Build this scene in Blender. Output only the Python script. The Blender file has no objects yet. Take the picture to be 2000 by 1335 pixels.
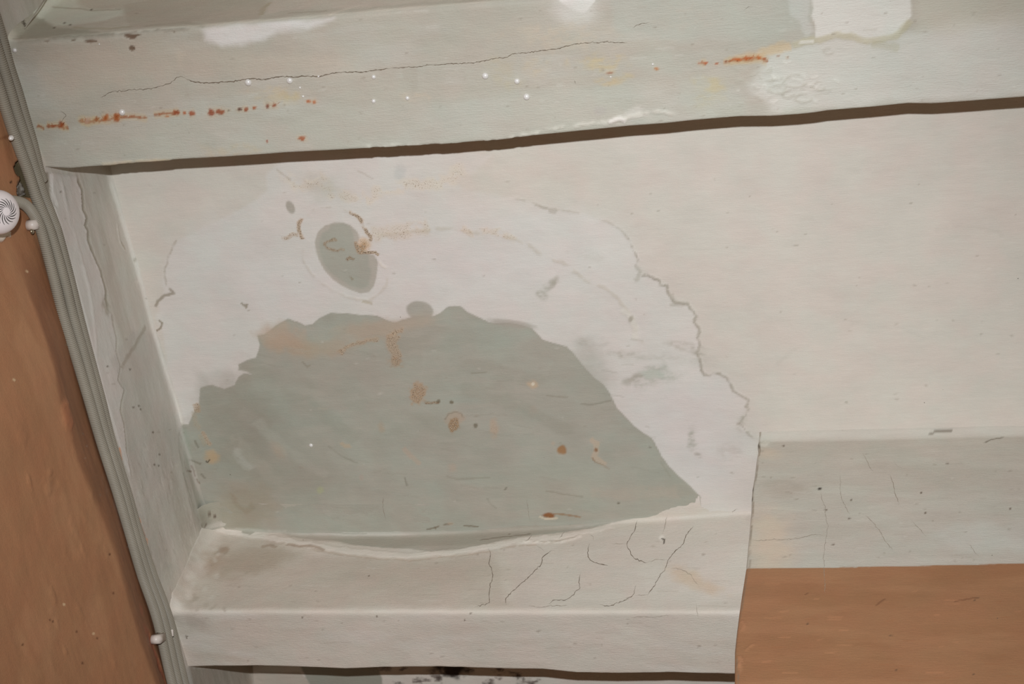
import bpy, math
import numpy as np
from mathutils import Matrix, Vector

# ---------------------------------------------------------------- camera, light, exposure
F = 3400.0
PC = (1000.0, 667.5)
def _basis():
    X = -np.array([-13400 - PC[0], 1180 - PC[1], F]); X /= np.linalg.norm(X)
    Y = np.array([2027 - PC[0], 6710 - PC[1], F]); Y -= X * (X @ Y); Y /= np.linalg.norm(Y)
    Z = np.cross(X, Y)
    if Z[1] > 0: Z = -Z
    return np.array([X, Y, Z])
RB = _basis()                       # rows: world axes seen from the camera (right, down, forward)
scn = bpy.context.scene
cam_d = bpy.data.cameras.new('camera'); cam = bpy.data.objects.new('camera', cam_d)
scn.collection.objects.link(cam); scn.camera = cam
cam_d.sensor_fit = 'HORIZONTAL'; cam_d.sensor_width = 36.0; cam_d.lens = F / 2000 * 36.0
cam_d.clip_start = 0.01
r, u_, b = RB[:, 0], -RB[:, 1], -RB[:, 2]
cam.matrix_world = Matrix([[r[0], u_[0], b[0], 0], [r[1], u_[1], b[1], 0], [r[2], u_[2], b[2], 0], [0, 0, 0, 1]])

w = bpy.data.worlds.new('room_glow'); scn.world = w; w.use_nodes = True
bg = w.node_tree.nodes['Background']
bg.inputs['Color'].default_value = (1.0, 0.68, 0.44, 1); bg.inputs['Strength'].default_value = 0.086

L_POS = Vector((0.0, -0.19, 0.0)); L_AIM = Vector((-0.60, 1.60, 2.2))
sp = bpy.data.lights.new('camera_flash', 'SPOT'); flash = bpy.data.objects.new('camera_flash', sp)
scn.collection.objects.link(flash)
sp.energy = 238; sp.color = (0.955, 1.0, 1.045); sp.shadow_soft_size = 0.012
sp.spot_size = math.radians(60); sp.spot_blend = 1.0
flash.location = L_POS
flash.rotation_euler = (L_AIM - L_POS).to_track_quat('-Z', 'Y').to_euler()
scn.view_settings.view_transform = 'Standard'; scn.view_settings.look = 'None'
scn.view_settings.exposure = 0.0; scn.view_settings.gamma = 1.0
scn.view_settings.use_curve_mapping = False

# ---------------------------------------------------------------- the place, in metres from the lens
XL = -1.168          # left wall
ZC = 2.2             # ceiling
YW = 1.447           # wall on the right
A_Z, A_Y0, A_Y1 = 2.03, 0.681, 0.862
B_Z, B_Y0, B_Y1 = 2.006, 1.622, 1.737
PXM = 0.00075        # one photo pixel on the ceiling, metres

def ray(px, py):
    px = np.asarray(px, float); py = np.asarray(py, float)
    d = np.stack([px - PC[0], py - PC[1], np.full_like(px, F)], -1)
    return d @ RB.T / F
def on(axis, val, px, py):
    d = ray(px, py); return d * (val / d[..., axis])[..., None]
def cc(s, ox, oy, pts): return [(ox + p[0] / s, oy + p[1] / s) for p in pts]

# ---------------------------------------------------------------- helpers
def tag(o, label=None, cat=None, group=None, kind=None):
    if label: o['label'] = label
    if cat: o['category'] = cat
    if group: o['group'] = group
    if kind: o['kind'] = kind
def mesh_obj(name, V, Fc, mat, parent=None, smooth=True):
    me = bpy.data.meshes.new(name)
    me.from_pydata([tuple(map(float, v)) for v in V], [], Fc); me.update()
    if smooth: me.polygons.foreach_set('use_smooth', [True] * len(me.polygons))
    me.materials.append(mat)
    o = bpy.data.objects.new(name, me); scn.collection.objects.link(o)
    if parent is not None: o.parent = parent
    return o
def empty(name, loc=(0, 0, 0)):
    o = bpy.data.objects.new(name, None); scn.collection.objects.link(o); o.location = loc
    o.empty_display_size = 0.02
    bpy.context.view_layer.update()
    return o
def reparent(o, p):
    o.parent = p; o.matrix_parent_inverse = Matrix.Translation(-Vector(p.location))

def s2l(c):
    c = np.asarray(c, float) / 255.0
    return np.where(c <= 0.04045, c / 12.92, ((c + 0.055) / 1.055) ** 2.4)
ALB = 1.24
def alb(c): return np.clip(s2l(c) * ALB, 0, 0.9)

_rng = np.random.RandomState(7)
_tab = _rng.rand(256, 256)
def vnoise(x, y, seed=0):
    x = x + seed * 17.31; y = y + seed * 9.73
    xi = np.floor(x).astype(int); yi = np.floor(y).astype(int)
    fx = x - xi; fy = y - yi
    fx = fx * fx * (3 - 2 * fx); fy = fy * fy * (3 - 2 * fy)
    a = _tab[xi & 255, yi & 255]; b_ = _tab[(xi + 1) & 255, yi & 255]
    c = _tab[xi & 255, (yi + 1) & 255]; d = _tab[(xi + 1) & 255, (yi + 1) & 255]
    return (a * (1 - fx) + b_ * fx) * (1 - fy) + (c * (1 - fx) + d * fx) * fy
def fbm(x, y, oct=4, seed=0):
    s = 0; a = 0.5; t = 0
    for k in range(oct):
        s = s + a * vnoise(x * 2 ** k, y * 2 ** k, seed + k * 3); t += a; a *= 0.5
    return s / t
def sstep(a, b_, x):
    t = np.clip((x - a) / (b_ - a), 0, 1); return t * t * (3 - 2 * t)

def seg_dist(P, pts, closed):
    """distance to a polyline, parameter along it (0..1), inside flag"""
    n = len(pts); best = np.full(len(P), 1e9); par = np.zeros(len(P)); ins = np.zeros(len(P), bool)
    L = np.r_[0, np.cumsum(np.linalg.norm(np.diff(pts, axis=0), axis=1))]; T = max(L[-1], 1e-9)
    rng = range(n) if closed else range(n - 1)
    for i in rng:
        a = pts[i]; b_ = pts[(i + 1) % n]; d = b_ - a; dd = max(d @ d, 1e-14)
        t = np.clip(((P[:, 0] - a[0]) * d[0] + (P[:, 1] - a[1]) * d[1]) / dd, 0, 1)
        q = np.hypot(P[:, 0] - a[0] - t * d[0], P[:, 1] - a[1] - t * d[1])
        m = q < best; best[m] = q[m]
        if not closed: par[m] = (L[i] + t[m] * (L[i + 1] - L[i])) / T
        if closed:
            c = ((a[1] > P[:, 1]) != (b_[1] > P[:, 1]))
            if c.any():
                xx = a[0] + (P[:, 1] - a[1]) * d[0] / (d[1] if abs(d[1]) > 1e-12 else 1e-12)
                ins ^= c & (P[:, 0] < xx)
    return best, par, ins

def axis_grid(lo, a, b_, hi, step):
    core = np.arange(a, b_ + step * 0.5, step)
    def ext(x0, x1):
        out = []; x = x0; s = step; sg = 1 if x1 > x0 else -1
        while (x1 - x) * sg > 0:
            s = min(s * 1.35, 0.05); x += sg * s; out.append(x)
        return out
    return np.array(sorted(ext(a, lo)) + list(core) + ext(b_, hi))

class Surf:
    def __init__(s, name, us, vs, pos, touv, base, label, nrm):
        s.name, s.us, s.vs, s.pos, s.touv, s.label, s.nrm = name, us, vs, pos, touv, label, nrm
        U, V = np.meshgrid(us, vs, indexing='ij'); s.U = U.ravel(); s.V = V.ravel()
        s.UV = np.stack([s.U, s.V], -1)
        s.col = np.tile(alb(base), (len(s.U), 1)); s.h = np.zeros(len(s.U))
        s.grain = np.zeros(len(s.U)); s.wet = np.zeros(len(s.U))
    def P(s, pts): 
        a = np.array(pts, float); return s.touv(a[:, 0], a[:, 1])
    def crop(s, pts, m):
        lo = pts.min(0) - m; hi = pts.max(0) + m
        return np.where((s.U > lo[0]) & (s.U < hi[0]) & (s.V > lo[1]) & (s.V < hi[1]))[0]
    def warp(s, idx, amp, sc, seed):
        q = s.UV[idx].copy()
        if amp > 0:
            A = amp * PXM
            q[:, 0] += A * 2 * (fbm(s.U[idx] / sc, s.V[idx] / sc, 4, seed) - .5)
            q[:, 1] += A * 2 * (fbm(s.U[idx] / sc, s.V[idx] / sc, 4, seed + 40) - .5)
        return q
    def mix(s, idx, m, color):
        c = alb(color); s.col[idx] += (c - s.col[idx]) * m[:, None]
    def poly(s, pts, color=None, a=1.0, soft=2, warp=4, sc=0.012, seed=1, h=0, grain=0, wet=0, tex=0):
        p = s.P(pts); m0 = (soft + warp * 2 + 4) * PXM; idx = s.crop(p, m0)
        if not len(idx): return
        q = s.warp(idx, warp, sc, seed); d, _, ins = seg_dist(q, p, True)
        sd = np.where(ins, -d, d); m = 1 - sstep(-soft * PXM, soft * PXM, sd)
        k = m * a
        if tex > 0: k = k * np.clip(1 - tex + tex * 2.2 * fbm(s.U[idx] / 0.01, s.V[idx] / 0.006, 4, seed + 9) , 0, 1)
        if color is not None: s.mix(idx, k, color)
        s.h[idx] += h * m; s.grain[idx] = np.maximum(s.grain[idx], grain * m); s.wet[idx] = np.maximum(s.wet[idx], wet * m)
    def line(s, pts, color=None, wd=2, a=1.0, soft=2, warp=3, sc=0.006, seed=1, gap=0, h=0, grain=0, side=0):
        p = s.P(pts); idx = s.crop(p, (wd + soft + warp * 2 + 3) * PXM)
        if not len(idx): return
        q = s.warp(idx, warp, sc, seed); d, par, _ = seg_dist(q, p, False)
        m = 1 - sstep(wd * .5 * PXM, (wd * .5 + soft) * PXM, d)
        m = m * sstep(0, .04, par) * sstep(0, .04, 1 - par)
        if gap > 0: m = m * sstep(gap - .12, gap + .12, fbm(s.U[idx] / 0.012, s.V[idx] / 0.012, 3, seed + 5))
        if color is not None: s.mix(idx, m * a, color)
        s.h[idx] += h * m; s.grain[idx] = np.maximum(s.grain[idx], grain * m)
    def blob(s, c, rx, ry, color=None, a=1.0, soft=.5, ang=0, nz=.4, sc=0.012, seed=1, h=0, grain=0, wet=0):
        ca, sa = math.cos(math.radians(ang)), math.sin(math.radians(ang))
        P0 = s.P([c, (c[0] + rx * ca, c[1] + rx * sa), (c[0] - ry * sa, c[1] + ry * ca)])
        M = np.array([P0[1] - P0[0], P0[2] - P0[0]]).T
        if abs(np.linalg.det(M)) < 1e-12: return
        ext = (np.abs(M).sum(1)) * (1.6 + nz)
        idx = np.where((abs(s.U - P0[0, 0]) < ext[0]) & (abs(s.V - P0[0, 1]) < ext[1]))[0]
        if not len(idx): return
        w_ = np.linalg.solve(M, (s.UV[idx] - P0[0]).T)
        rr = np.hypot(w_[0], w_[1]) + nz * 2 * (fbm(s.U[idx] / sc, s.V[idx] / sc, 4, seed) - .5)
        m = 1 - sstep(1 - soft, 1 + soft, rr)
        if nz >= .9: m = m * (.25 + .75 * sstep(.36, .62, fbm(s.U[idx] / .009, s.V[idx] / .005, 4, seed + 21)))
        if color is not None: s.mix(idx, m * a, color)
        s.h[idx] += h * m; s.grain[idx] = np.maximum(s.grain[idx], grain * m); s.wet[idx] = np.maximum(s.wet[idx], wet * m)
    def mottle(s, color, a, su, sv, lo=.5, hi=.75, seed=3, mask=None):
        n = sstep(lo, hi, fbm(s.U / su, s.V / sv, 4, seed)) * a
        if mask is not None: n = n * mask
        s.mix(np.arange(len(n)), n, color)
    def height_at(s, u, v):
        H = s.h.reshape(len(s.us), len(s.vs))
        i = np.clip(np.searchsorted(s.us, u) - 1, 0, len(s.us) - 2); j = np.clip(np.searchsorted(s.vs, v) - 1, 0, len(s.vs) - 2)
        a = np.clip((u - s.us[i]) / (s.us[i + 1] - s.us[i]), 0, 1); b_ = np.clip((v - s.vs[j]) / (s.vs[j + 1] - s.vs[j]), 0, 1)
        return (H[i, j] * (1 - a) + H[i + 1, j] * a) * (1 - b_) + (H[i, j + 1] * (1 - a) + H[i + 1, j + 1] * a) * b_
    def point(s, px, py, lift=0.0):
        uv = s.P([(px, py)]); h = s.height_at(uv[:, 0], uv[:, 1]) + lift
        return s.pos(uv[:, 0], uv[:, 1], h)[0]
    def build(s, mat):
        nu, nv = len(s.us), len(s.vs)
        V = s.pos(s.U, s.V, s.h)
        i, j = np.meshgrid(np.arange(nu - 1), np.arange(nv - 1), indexing='ij'); k = (i * nv + j).ravel()
        Q = np.stack([k, k + nv, k + nv + 1, k + 1], -1)
        # orient towards the room
        a, b_, c = V[Q[0, 0]], V[Q[0, 1]], V[Q[0, 2]]
        if np.cross(b_ - a, c - a) @ s.nrm < 0: Q = Q[:, ::-1]
        me = bpy.data.meshes.new(s.name); me.vertices.add(len(V)); me.vertices.foreach_set('co', V.astype(np.float32).ravel())
        me.loops.add(Q.size); me.loops.foreach_set('vertex_index', Q.astype(np.int32).ravel())
        me.polygons.add(len(Q)); me.polygons.foreach_set('loop_start', np.arange(0, Q.size, 4, dtype=np.int32))
        me.polygons.foreach_set('use_smooth', np.ones(len(Q), bool)); me.update(calc_edges=True); me.validate()
        at = me.attributes.new('paint', 'FLOAT_COLOR', 'POINT')
        at.data.foreach_set('color', np.c_[s.col, np.ones(len(V))].astype(np.float32).ravel())
        for nm, arr in (('grain', s.grain), ('wet', s.wet)):
            at = me.attributes.new(nm, 'FLOAT', 'POINT'); at.data.foreach_set('value', arr.astype(np.float32))
        me.materials.append(mat)
        o = bpy.data.objects.new(s.name, me); scn.collection.objects.link(o)
        tag(o, s.label, None, None, 'structure'); s.obj = o
        return o

# ---------------------------------------------------------------- materials
def N(nt, t, **k):
    n = nt.nodes.new(t)
    for a, v in k.items():
        if a in n.inputs: n.inputs[a].default_value = v
        else: setattr(n, a, v)
    return n
def plaster_mat(name, stroke=(3, 60, 60), bump=.35, speck=.5, rough=.62):
    m = bpy.data.materials.new(name); m.use_nodes = True; nt = m.node_tree; nt.nodes.clear(); lk = nt.links.new
    out = N(nt, 'ShaderNodeOutputMaterial'); bs = N(nt, 'ShaderNodeBsdfPrincipled')
    lk(bs.outputs[0], out.inputs[0])
    tc = N(nt, 'ShaderNodeTexCoord')
    pa = N(nt, 'ShaderNodeAttribute', attribute_name='paint'); gr = N(nt, 'ShaderNodeAttribute', attribute_name='grain')
    we = N(nt, 'ShaderNodeAttribute', attribute_name='wet')
    mp = N(nt, 'ShaderNodeMapping'); mp.inputs['Scale'].default_value = stroke; lk(tc.outputs['Object'], mp.inputs[0])
    n1 = N(nt, 'ShaderNodeTexNoise', Scale=6.0, Detail=6.0, Roughness=.6); lk(mp.outputs[0], n1.inputs['Vector'])
    n2 = N(nt, 'ShaderNodeTexNoise', Scale=420.0, Detail=3.0, Roughness=.6); lk(tc.outputs['Object'], n2.inputs['Vector'])
    n3 = N(nt, 'ShaderNodeTexNoise', Scale=14.0, Detail=5.0, Roughness=.55); lk(tc.outputs['Object'], n3.inputs['Vector'])
    # faint tone variation of the lime wash
    r1 = N(nt, 'ShaderNodeMapRange'); r1.inputs[1].default_value = .3; r1.inputs[2].default_value = .7; r1.inputs[3].default_value = .975; r1.inputs[4].default_value = 1.022
    lk(n1.outputs[0], r1.inputs[0])
    r3 = N(nt, 'ShaderNodeMapRange'); r3.inputs[1].default_value = .3; r3.inputs[2].default_value = .7; r3.inputs[3].default_value = .96; r3.inputs[4].default_value = 1.03
    lk(n3.outputs[0], r3.inputs[0])
    mm = N(nt, 'ShaderNodeMath', operation='MULTIPLY'); lk(r1.outputs[0], mm.inputs[0]); lk(r3.outputs[0], mm.inputs[1])
    vm = N(nt, 'ShaderNodeVectorMath', operation='SCALE'); lk(pa.outputs['Color'], vm.inputs[0]); lk(mm.outputs[0], vm.inputs['Scale'])
    # slight cool / warm drift
    tn = N(nt, 'ShaderNodeTexNoise', Scale=22.0, Detail=3.0); lk(tc.outputs['Object'], tn.inputs['Vector'])
    tr = N(nt, 'ShaderNodeValToRGB'); tr.color_ramp.elements[0].position = .38; tr.color_ramp.elements[0].color = (.972, 1.0, .985, 1)
    tr.color_ramp.elements[1].position = .62; tr.color_ramp.elements[1].color = (1.0, .978, .968, 1)
    lk(tn.outputs[0], tr.inputs[0])
    mu = N(nt, 'ShaderNodeMix', data_type='RGBA', blend_type='MULTIPLY'); mu.inputs[0].default_value = 1
    lk(vm.outputs[0], mu.inputs[6]); lk(tr.outputs[0], mu.inputs[7])
    # tiny dark specks
    vo = N(nt, 'ShaderNodeTexVoronoi', Scale=38.0); lk(tc.outputs['Object'], vo.inputs['Vector'])
    wn = N(nt, 'ShaderNodeMath', operation='LESS_THAN'); wn.inputs[1].default_value = .028
    lk(vo.outputs['Distance'], wn.inputs[0])
    wc = N(nt, 'ShaderNodeSeparateColor'); lk(vo.outputs['Color'], wc.inputs[0])
    wl = N(nt, 'ShaderNodeMath', operation='GREATER_THAN'); wl.inputs[1].default_value = 1 - .16 * speck; lk(wc.outputs[0], wl.inputs[0])
    ws = N(nt, 'ShaderNodeMath', operation='MULTIPLY'); lk(wn.outputs[0], ws.inputs[0]); lk(wl.outputs[0], ws.inputs[1])
    m2 = N(nt, 'ShaderNodeMix', data_type='RGBA'); m2.inputs[7].default_value = (.09, .07, .05, 1)
    lk(ws.outputs[0], m2.inputs[0]); lk(mu.outputs[2], m2.inputs[6])
    # crumbly brown / cream grains where the lime wash has gone
    g1 = N(nt, 'ShaderNodeTexNoise', Scale=520.0, Detail=2.0, Roughness=.7); lk(tc.outputs['Object'], g1.inputs['Vector'])
    ga = N(nt, 'ShaderNodeMath', operation='MULTIPLY_ADD'); ga.inputs[1].default_value = .42; ga.inputs[2].default_value = 0; lk(gr.outputs['Fac'], ga.inputs[0])
    gs = N(nt, 'ShaderNodeMath', operation='ADD'); lk(g1.outputs[0], gs.inputs[0]); lk(ga.outputs[0], gs.inputs[1])
    gt = N(nt, 'ShaderNodeMapRange'); gt.inputs[1].default_value = .74; gt.inputs[2].default_value = .84; lk(gs.outputs[0], gt.inputs[0])
    g2 = N(nt, 'ShaderNodeTexNoise', Scale=900.0, Detail=1.0); lk(tc.outputs['Object'], g2.inputs['Vector'])
    gc = N(nt, 'ShaderNodeValToRGB'); e = gc.color_ramp.elements
    e[0].position = .40; e[0].color = (.17, .115, .07, 1); e[1].position = .60; e[1].color = (.62, .50, .37, 1)
    lk(g2.outputs[0], gc.inputs[0])
    m3 = N(nt, 'ShaderNodeMix', data_type='RGBA'); lk(gt.outputs[0], m3.inputs[0]); lk(m2.outputs[2], m3.inputs[6]); lk(gc.outputs[0], m3.inputs[7])
    lk(m3.outputs[2], bs.inputs['Base Color'])
    rr = N(nt, 'ShaderNodeMapRange'); rr.inputs[3].default_value = rough; rr.inputs[4].default_value = .42; lk(we.outputs['Fac'], rr.inputs[0]); lk(rr.outputs[0], bs.inputs['Roughness'])
    bs.inputs['Specular IOR Level'].default_value = .28
    # brush strokes, sand
    mp2 = N(nt, 'ShaderNodeMapping'); mp2.inputs['Scale'].default_value = tuple(x * 4 for x in stroke); lk(tc.outputs['Object'], mp2.inputs[0])
    n4 = N(nt, 'ShaderNodeTexNoise', Scale=6.0, Detail=4.0, Roughness=.6); lk(mp2.outputs[0], n4.inputs['Vector'])
    ad = N(nt, 'ShaderNodeMath', operation='MULTIPLY_ADD'); ad.inputs[1].default_value = .45; lk(n2.outputs[0], ad.inputs[0]); lk(n4.outputs[0], ad.inputs[2])
    bp = N(nt, 'ShaderNodeBump', Strength=bump, Distance=.0012); lk(ad.outputs[0], bp.inputs['Height']); lk(bp.outputs[0], bs.inputs['Normal'])
    return m
def simple_mat(name, col, rough=.5, noise=.06, spec=.4, scale=60, bump=0, **k):
    m = bpy.data.materials.new(name); m.use_nodes = True; nt = m.node_tree; bs = nt.nodes['Principled BSDF']; lk = nt.links.new
    tc = N(nt, 'ShaderNodeTexCoord'); n = N(nt, 'ShaderNodeTexNoise', Scale=scale, Detail=4.0); lk(tc.outputs['Object'], n.inputs['Vector'])
    c = alb(col); rp = N(nt, 'ShaderNodeValToRGB')
    rp.color_ramp.elements[0].position = .3; rp.color_ramp.elements[0].color = (*(c * (1 - noise)), 1)
    rp.color_ramp.elements[1].position = .7; rp.color_ramp.elements[1].color = (*np.clip(c * (1 + noise), 0, .92), 1)
    lk(n.outputs[0], rp.inputs[0]); lk(rp.outputs[0], bs.inputs['Base Color'])
    bs.inputs['Roughness'].default_value = rough; bs.inputs['Specular IOR Level'].default_value = spec
    if bump: bp = N(nt, 'ShaderNodeBump', Strength=bump, Distance=.0008); lk(n.outputs[0], bp.inputs['Height']); lk(bp.outputs[0], bs.inputs['Normal'])
    for a, v in k.items(): bs.inputs[a.replace('_', ' ')].default_value = v
    return m
M_ceil = plaster_mat('ceiling_limewash', (4, 30, 30), .34, .35)
M_beam = plaster_mat('beam_limewash', (4, 34, 34), .62, .6)
M_left = plaster_mat('left_wall_plaster', (26, 7, 26), .42, .4)
M_back = plaster_mat('back_wall_paint', (4, 34, 34), .5, .35)
M_crack = simple_mat('crack_dark', (105, 92, 78), .9, .2, .1, 300)
M_crack_f = simple_mat('crack_fine', (142, 131, 117), .9, .2, .1, 300)
M_rust = simple_mat('rust', (150, 88, 44), .85, .45, .2, 500, .5)
M_rust_d = simple_mat('rust_dark', (96, 50, 28), .85, .4, .2, 500, .5)
M_tube = simple_mat('conduit_plastic', (136, 128, 114), .5, .05, .35, 20)
M_clip = simple_mat('clip_plastic', (190, 178, 168), .4, .05, .4, 30)
M_white = simple_mat('sounder_plastic', (218, 208, 206), .38, .02, .5, 30)
M_slot = simple_mat('slot_dark', (70, 66, 62), .8, .1, .2, 60)
M_screw = simple_mat('screw_metal', (150, 140, 120), .3, .1, .5, 200, 0, Metallic=.9)
M_dark = simple_mat('dirt_dark', (70, 58, 45), .9, .3, .1, 300)
M_conc = simple_mat('broken_concrete', (128, 120, 108), .9, .35, .2, 160, .8)
M_wire = simple_mat('thin_wire', (150, 142, 128), .4, .1, .5, 60)
M_water = bpy.data.materials.new('water'); M_water.use_nodes = True
_b = M_water.node_tree.nodes['Principled BSDF']
_n = N(M_water.node_tree, 'ShaderNodeTexNoise', Scale=300.0); _r = N(M_water.node_tree, 'ShaderNodeMapRange'); _r.inputs[3].default_value = .10; _r.inputs[4].default_value = .16
M_water.node_tree.links.new(_n.outputs[0], _r.inputs[0]); M_water.node_tree.links.new(_r.outputs[0], _b.inputs['Roughness'])
_b.inputs['Base Color'].default_value = (.95, .91, .86, 1); _b.inputs['IOR'].default_value = 1.33; _b.inputs['Transmission Weight'].default_value = .25  # white body colour stands in for light focused by the drop
_b.inputs['Coat Weight'].default_value = 1.0; _b.inputs['Coat Roughness'].default_value = .30; _b.inputs['Coat IOR'].default_value = 1.9

# ---------------------------------------------------------------- surfaces
# ceiling
us = axis_grid(XL - .02, XL - .004, .16, .9, .0021); vs = axis_grid(-.5, .862, 1.955, 2.6, .0021)
Sc = Surf('ceiling', us, vs, lambda u, v, h: np.stack([u, v, ZC - h], -1),
          lambda px, py: on(2, ZC, px, py)[:, :2], (196, 188, 178),
          'flat lime-washed ceiling with a large grey damp patch and brown specks', np.array([0, 0, -1.]))
# beams: v runs along the unfolded profile
def beam_surf(name, z, y0, y1, edge_px, us, base, label, crease=None):
    e = np.array(edge_px, float); E = on(2, z, e[:, 0], e[:, 1]); order = np.argsort(E[:, 0])
    ex, ey = E[order, 0], E[order, 1] - y1
    hs = ZC - z                                     # side height
    prof_v = np.array([y0 - hs - .06, y0 - hs, y0, y1, y1 + hs])
    prof = np.array([[y0 - .06, ZC + .0006], [y0, ZC + .0006], [y0, z], [y1, z], [y1, ZC + .002]])
    fine = np.linspace(prof_v[0], prof_v[-1], 1600)
    fy = np.interp(fine, prof_v, prof[:, 0]); fz = np.interp(fine, prof_v, prof[:, 1]); dv = fine[1] - fine[0]
    def smooth(a, rad):
        k = max(1, int(rad / dv)); ker = np.ones(2 * k + 1) / (2 * k + 1)
        return np.convolve(np.pad(a, k, mode='edge'), ker, 'valid')
    near = sstep(y1 - .03, y1 - .02, fine)
    sy = smooth(smooth(fy, .007), .005) * (1 - near) + smooth(fy, .0022) * near
    sz = smooth(smooth(fz, .007), .005) * (1 - near) + smooth(fz, .0022) * near
    # extrapolated ends kept
    sy[:14] = fy[:14]; sz[:14] = fz[:14]; sy[-4:] = fy[-4:]; sz[-4:] = fz[-4:]
    ny_ = np.gradient(sz, fine); nz_ = -np.gradient(sy, fine)   # outward normal of the profile
    ln = np.hypot(ny_, nz_) + 1e-9; ny_ /= ln; nz_ /= ln
    if crease is not None:
        c = np.array(crease, float); C = on(2, ZC, c[:, 0], c[:, 1]); cx, cy = C[:, 0], C[:, 1] - y0
    def pos(u, v, h):
        y = np.interp(v, fine, sy) + h * np.interp(v, fine, ny_); zz = np.interp(v, fine, sz) + h * np.interp(v, fine, nz_)
        y = y + np.interp(u, ex, ey) * sstep(y1 - .05, y1, v)
        if crease is not None:
            y = y + np.interp(u, cx, cy) * sstep(0, 1, (y0 - v) / hs)
        return np.stack([u, y, zz], -1)
    def touv(px, py):
        Pb = on(2, z, px, py); Ps = on(1, y0, px, py)
        u = np.where(Pb[:, 1] >= y0, Pb[:, 0], Ps[:, 0]); v = np.where(Pb[:, 1] >= y0, Pb[:, 1], y0 - (Ps[:, 2] - z))
        Pc = on(2, ZC, px, py); top = Ps[:, 2] > ZC
        u = np.where(top, Pc[:, 0], u); v = np.where(top, y0 - hs - (y0 - Pc[:, 1]), v)
        return np.stack([u, v], -1)
    vs = axis_grid(y0 - hs - .055, y0 - hs - .02, y1 + .004, y1 + hs, .0021)
    return Surf(name, us, vs, pos, touv, base, label, np.array([0, 0, -1.]))
A_edge = [(60, 326), (87, 327.5), (140, 329), (175, 325.5), (245, 319), (350, 311), (455, 305), (560, 297.5), (700, 290), (805, 284), (892, 280),
          (960, 274), (1015, 268), (1120, 256.6), (1225, 246), (1300, 240.5), (1370, 234), (1447, 228.5), (1503, 228), (1560, 224), (1590, 221),
          (1615, 217), (1702, 210), (1772, 203), (1818, 203.7), (1895, 198), (2000, 190), (2100, 184)]
Sa = beam_surf('trim_1', A_Z, A_Y0, A_Y1, A_edge, axis_grid(XL - .004, XL + .001, .14, .9, .0021), (173, 166, 153),
               'stained lime-washed ceiling beam across the top with rust line, long crack and hanging drops')
B_edge = [(340, 1302), (366, 1302), (420, 1300), (510, 1300), (600, 1303), (675, 1305.7), (750, 1303), (850, 1301.6), (900, 1302.5), (947, 1304),
          (1061, 1307), (1126, 1313.6), (1207, 1315), (1305, 1313.6), (1435, 1316), (1500, 1316)]
B_crease = [(410, 1036), (430, 1037), (560, 1042), (700, 1044), (850, 1043), (1000, 1036), (1100, 1030), (1200, 1021), (1360, 1010), (1465, 1002), (1600, 995)]
Sb = beam_surf('trim_2', B_Z, B_Y0, B_Y1, B_edge, axis_grid(XL - .004, XL + .001, -.19, .3, .0021), (196, 186, 174),
               'lower cream ceiling beam below the grey damp patch, side covered in fine cracks', B_crease)
# left wall: u = y, v = z, turning into the ceiling above ZC
lf = np.linspace(-1.0, ZC + .06, 3600); lx = np.where(lf < ZC, XL, XL + lf - ZC); lz = np.minimum(lf, ZC + .0006)
_k = int(.009 / (lf[1] - lf[0])); _ker = np.ones(2 * _k + 1) / (2 * _k + 1)
def _sm(a):
    b2 = np.convolve(np.pad(a, _k, mode='edge'), _ker, 'valid'); b2[:_k] = a[:_k]; b2[-_k:] = a[-_k:]; return b2
lxs, lzs = _sm(_sm(lx)), _sm(_sm(lz))
nx_ = np.gradient(lzs, lf); nz2 = -np.gradient(lxs, lf)
def left_pos(u, v, h):
    return np.stack([np.interp(v, lf, lxs) + h * np.interp(v, lf, nx_), u, np.interp(v, lf, lzs) + h * np.interp(v, lf, nz2)], -1)
def left_uv(px, py):
    Pw = on(0, XL, px, py); Pc = on(2, ZC, px, py); t = Pw[:, 2] > ZC
    return np.stack([np.where(t, Pc[:, 1], Pw[:, 1]), np.where(t, ZC + Pc[:, 0] - XL, Pw[:, 2])], -1)
Sl = Surf('wall_left', axis_grid(-.5, .62, 1.90, 2.6, .0024), axis_grid(.7, 1.53, 2.235, 2.25, .0024), left_pos, left_uv, (184, 178, 168),
          'left wall, terracotta paint below the grey conduits and peeling white plaster above', np.array([1., 0, 0]))
# back wall: left edge traced
W_edge = [(1484, 830), (1483.5, 852), (1479.5, 867), (1481, 879), (1477.5, 898), (1474, 928), (1469.4, 955), (1468, 974), (1467, 1000), (1462, 1054), (1457, 1110),
          (1450, 1154), (1444, 1195), (1439, 1233), (1435, 1270), (1434.4, 1335), (1431, 1400)]
_e = np.array(W_edge); _E = on(1, YW, _e[:, 0], _e[:, 1]); _o = np.argsort(_E[:, 2]); ez, exx = _E[_o, 2], _E[_o, 0]
WX = -.245
def back_pos(u, v, h):
    # u < WX wraps round the corner towards the back
    dx = np.interp(v, ez, exx) - WX
    k = np.clip((WX - u) / .02, 0, None)
    bev = .004
    x = np.maximum(u, WX) + dx * (1 - sstep(WX + .0, WX + .06, np.maximum(u, WX)))
    y = YW - h + np.clip(WX + bev - u, 0, None) * .0
    y = np.where(u < WX, YW - h + (WX - u), y)
    r_ = np.clip(1 - np.abs(u - WX) / bev, 0, 1)
    x = x + r_ * r_ * bev * .25; y = y + r_ * r_ * bev * .25 * (u >= WX)
    # cove to the ceiling
    q = np.clip((v - (ZC - .014)) / .014, 0, 1); y = y - .012 * q * q * (u >= WX)
    return np.stack([x, y, v], -1)
def back_uv(px, py):
    P_ = on(1, YW, px, py); return np.stack([P_[:, 0], P_[:, 2]], -1)
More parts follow.
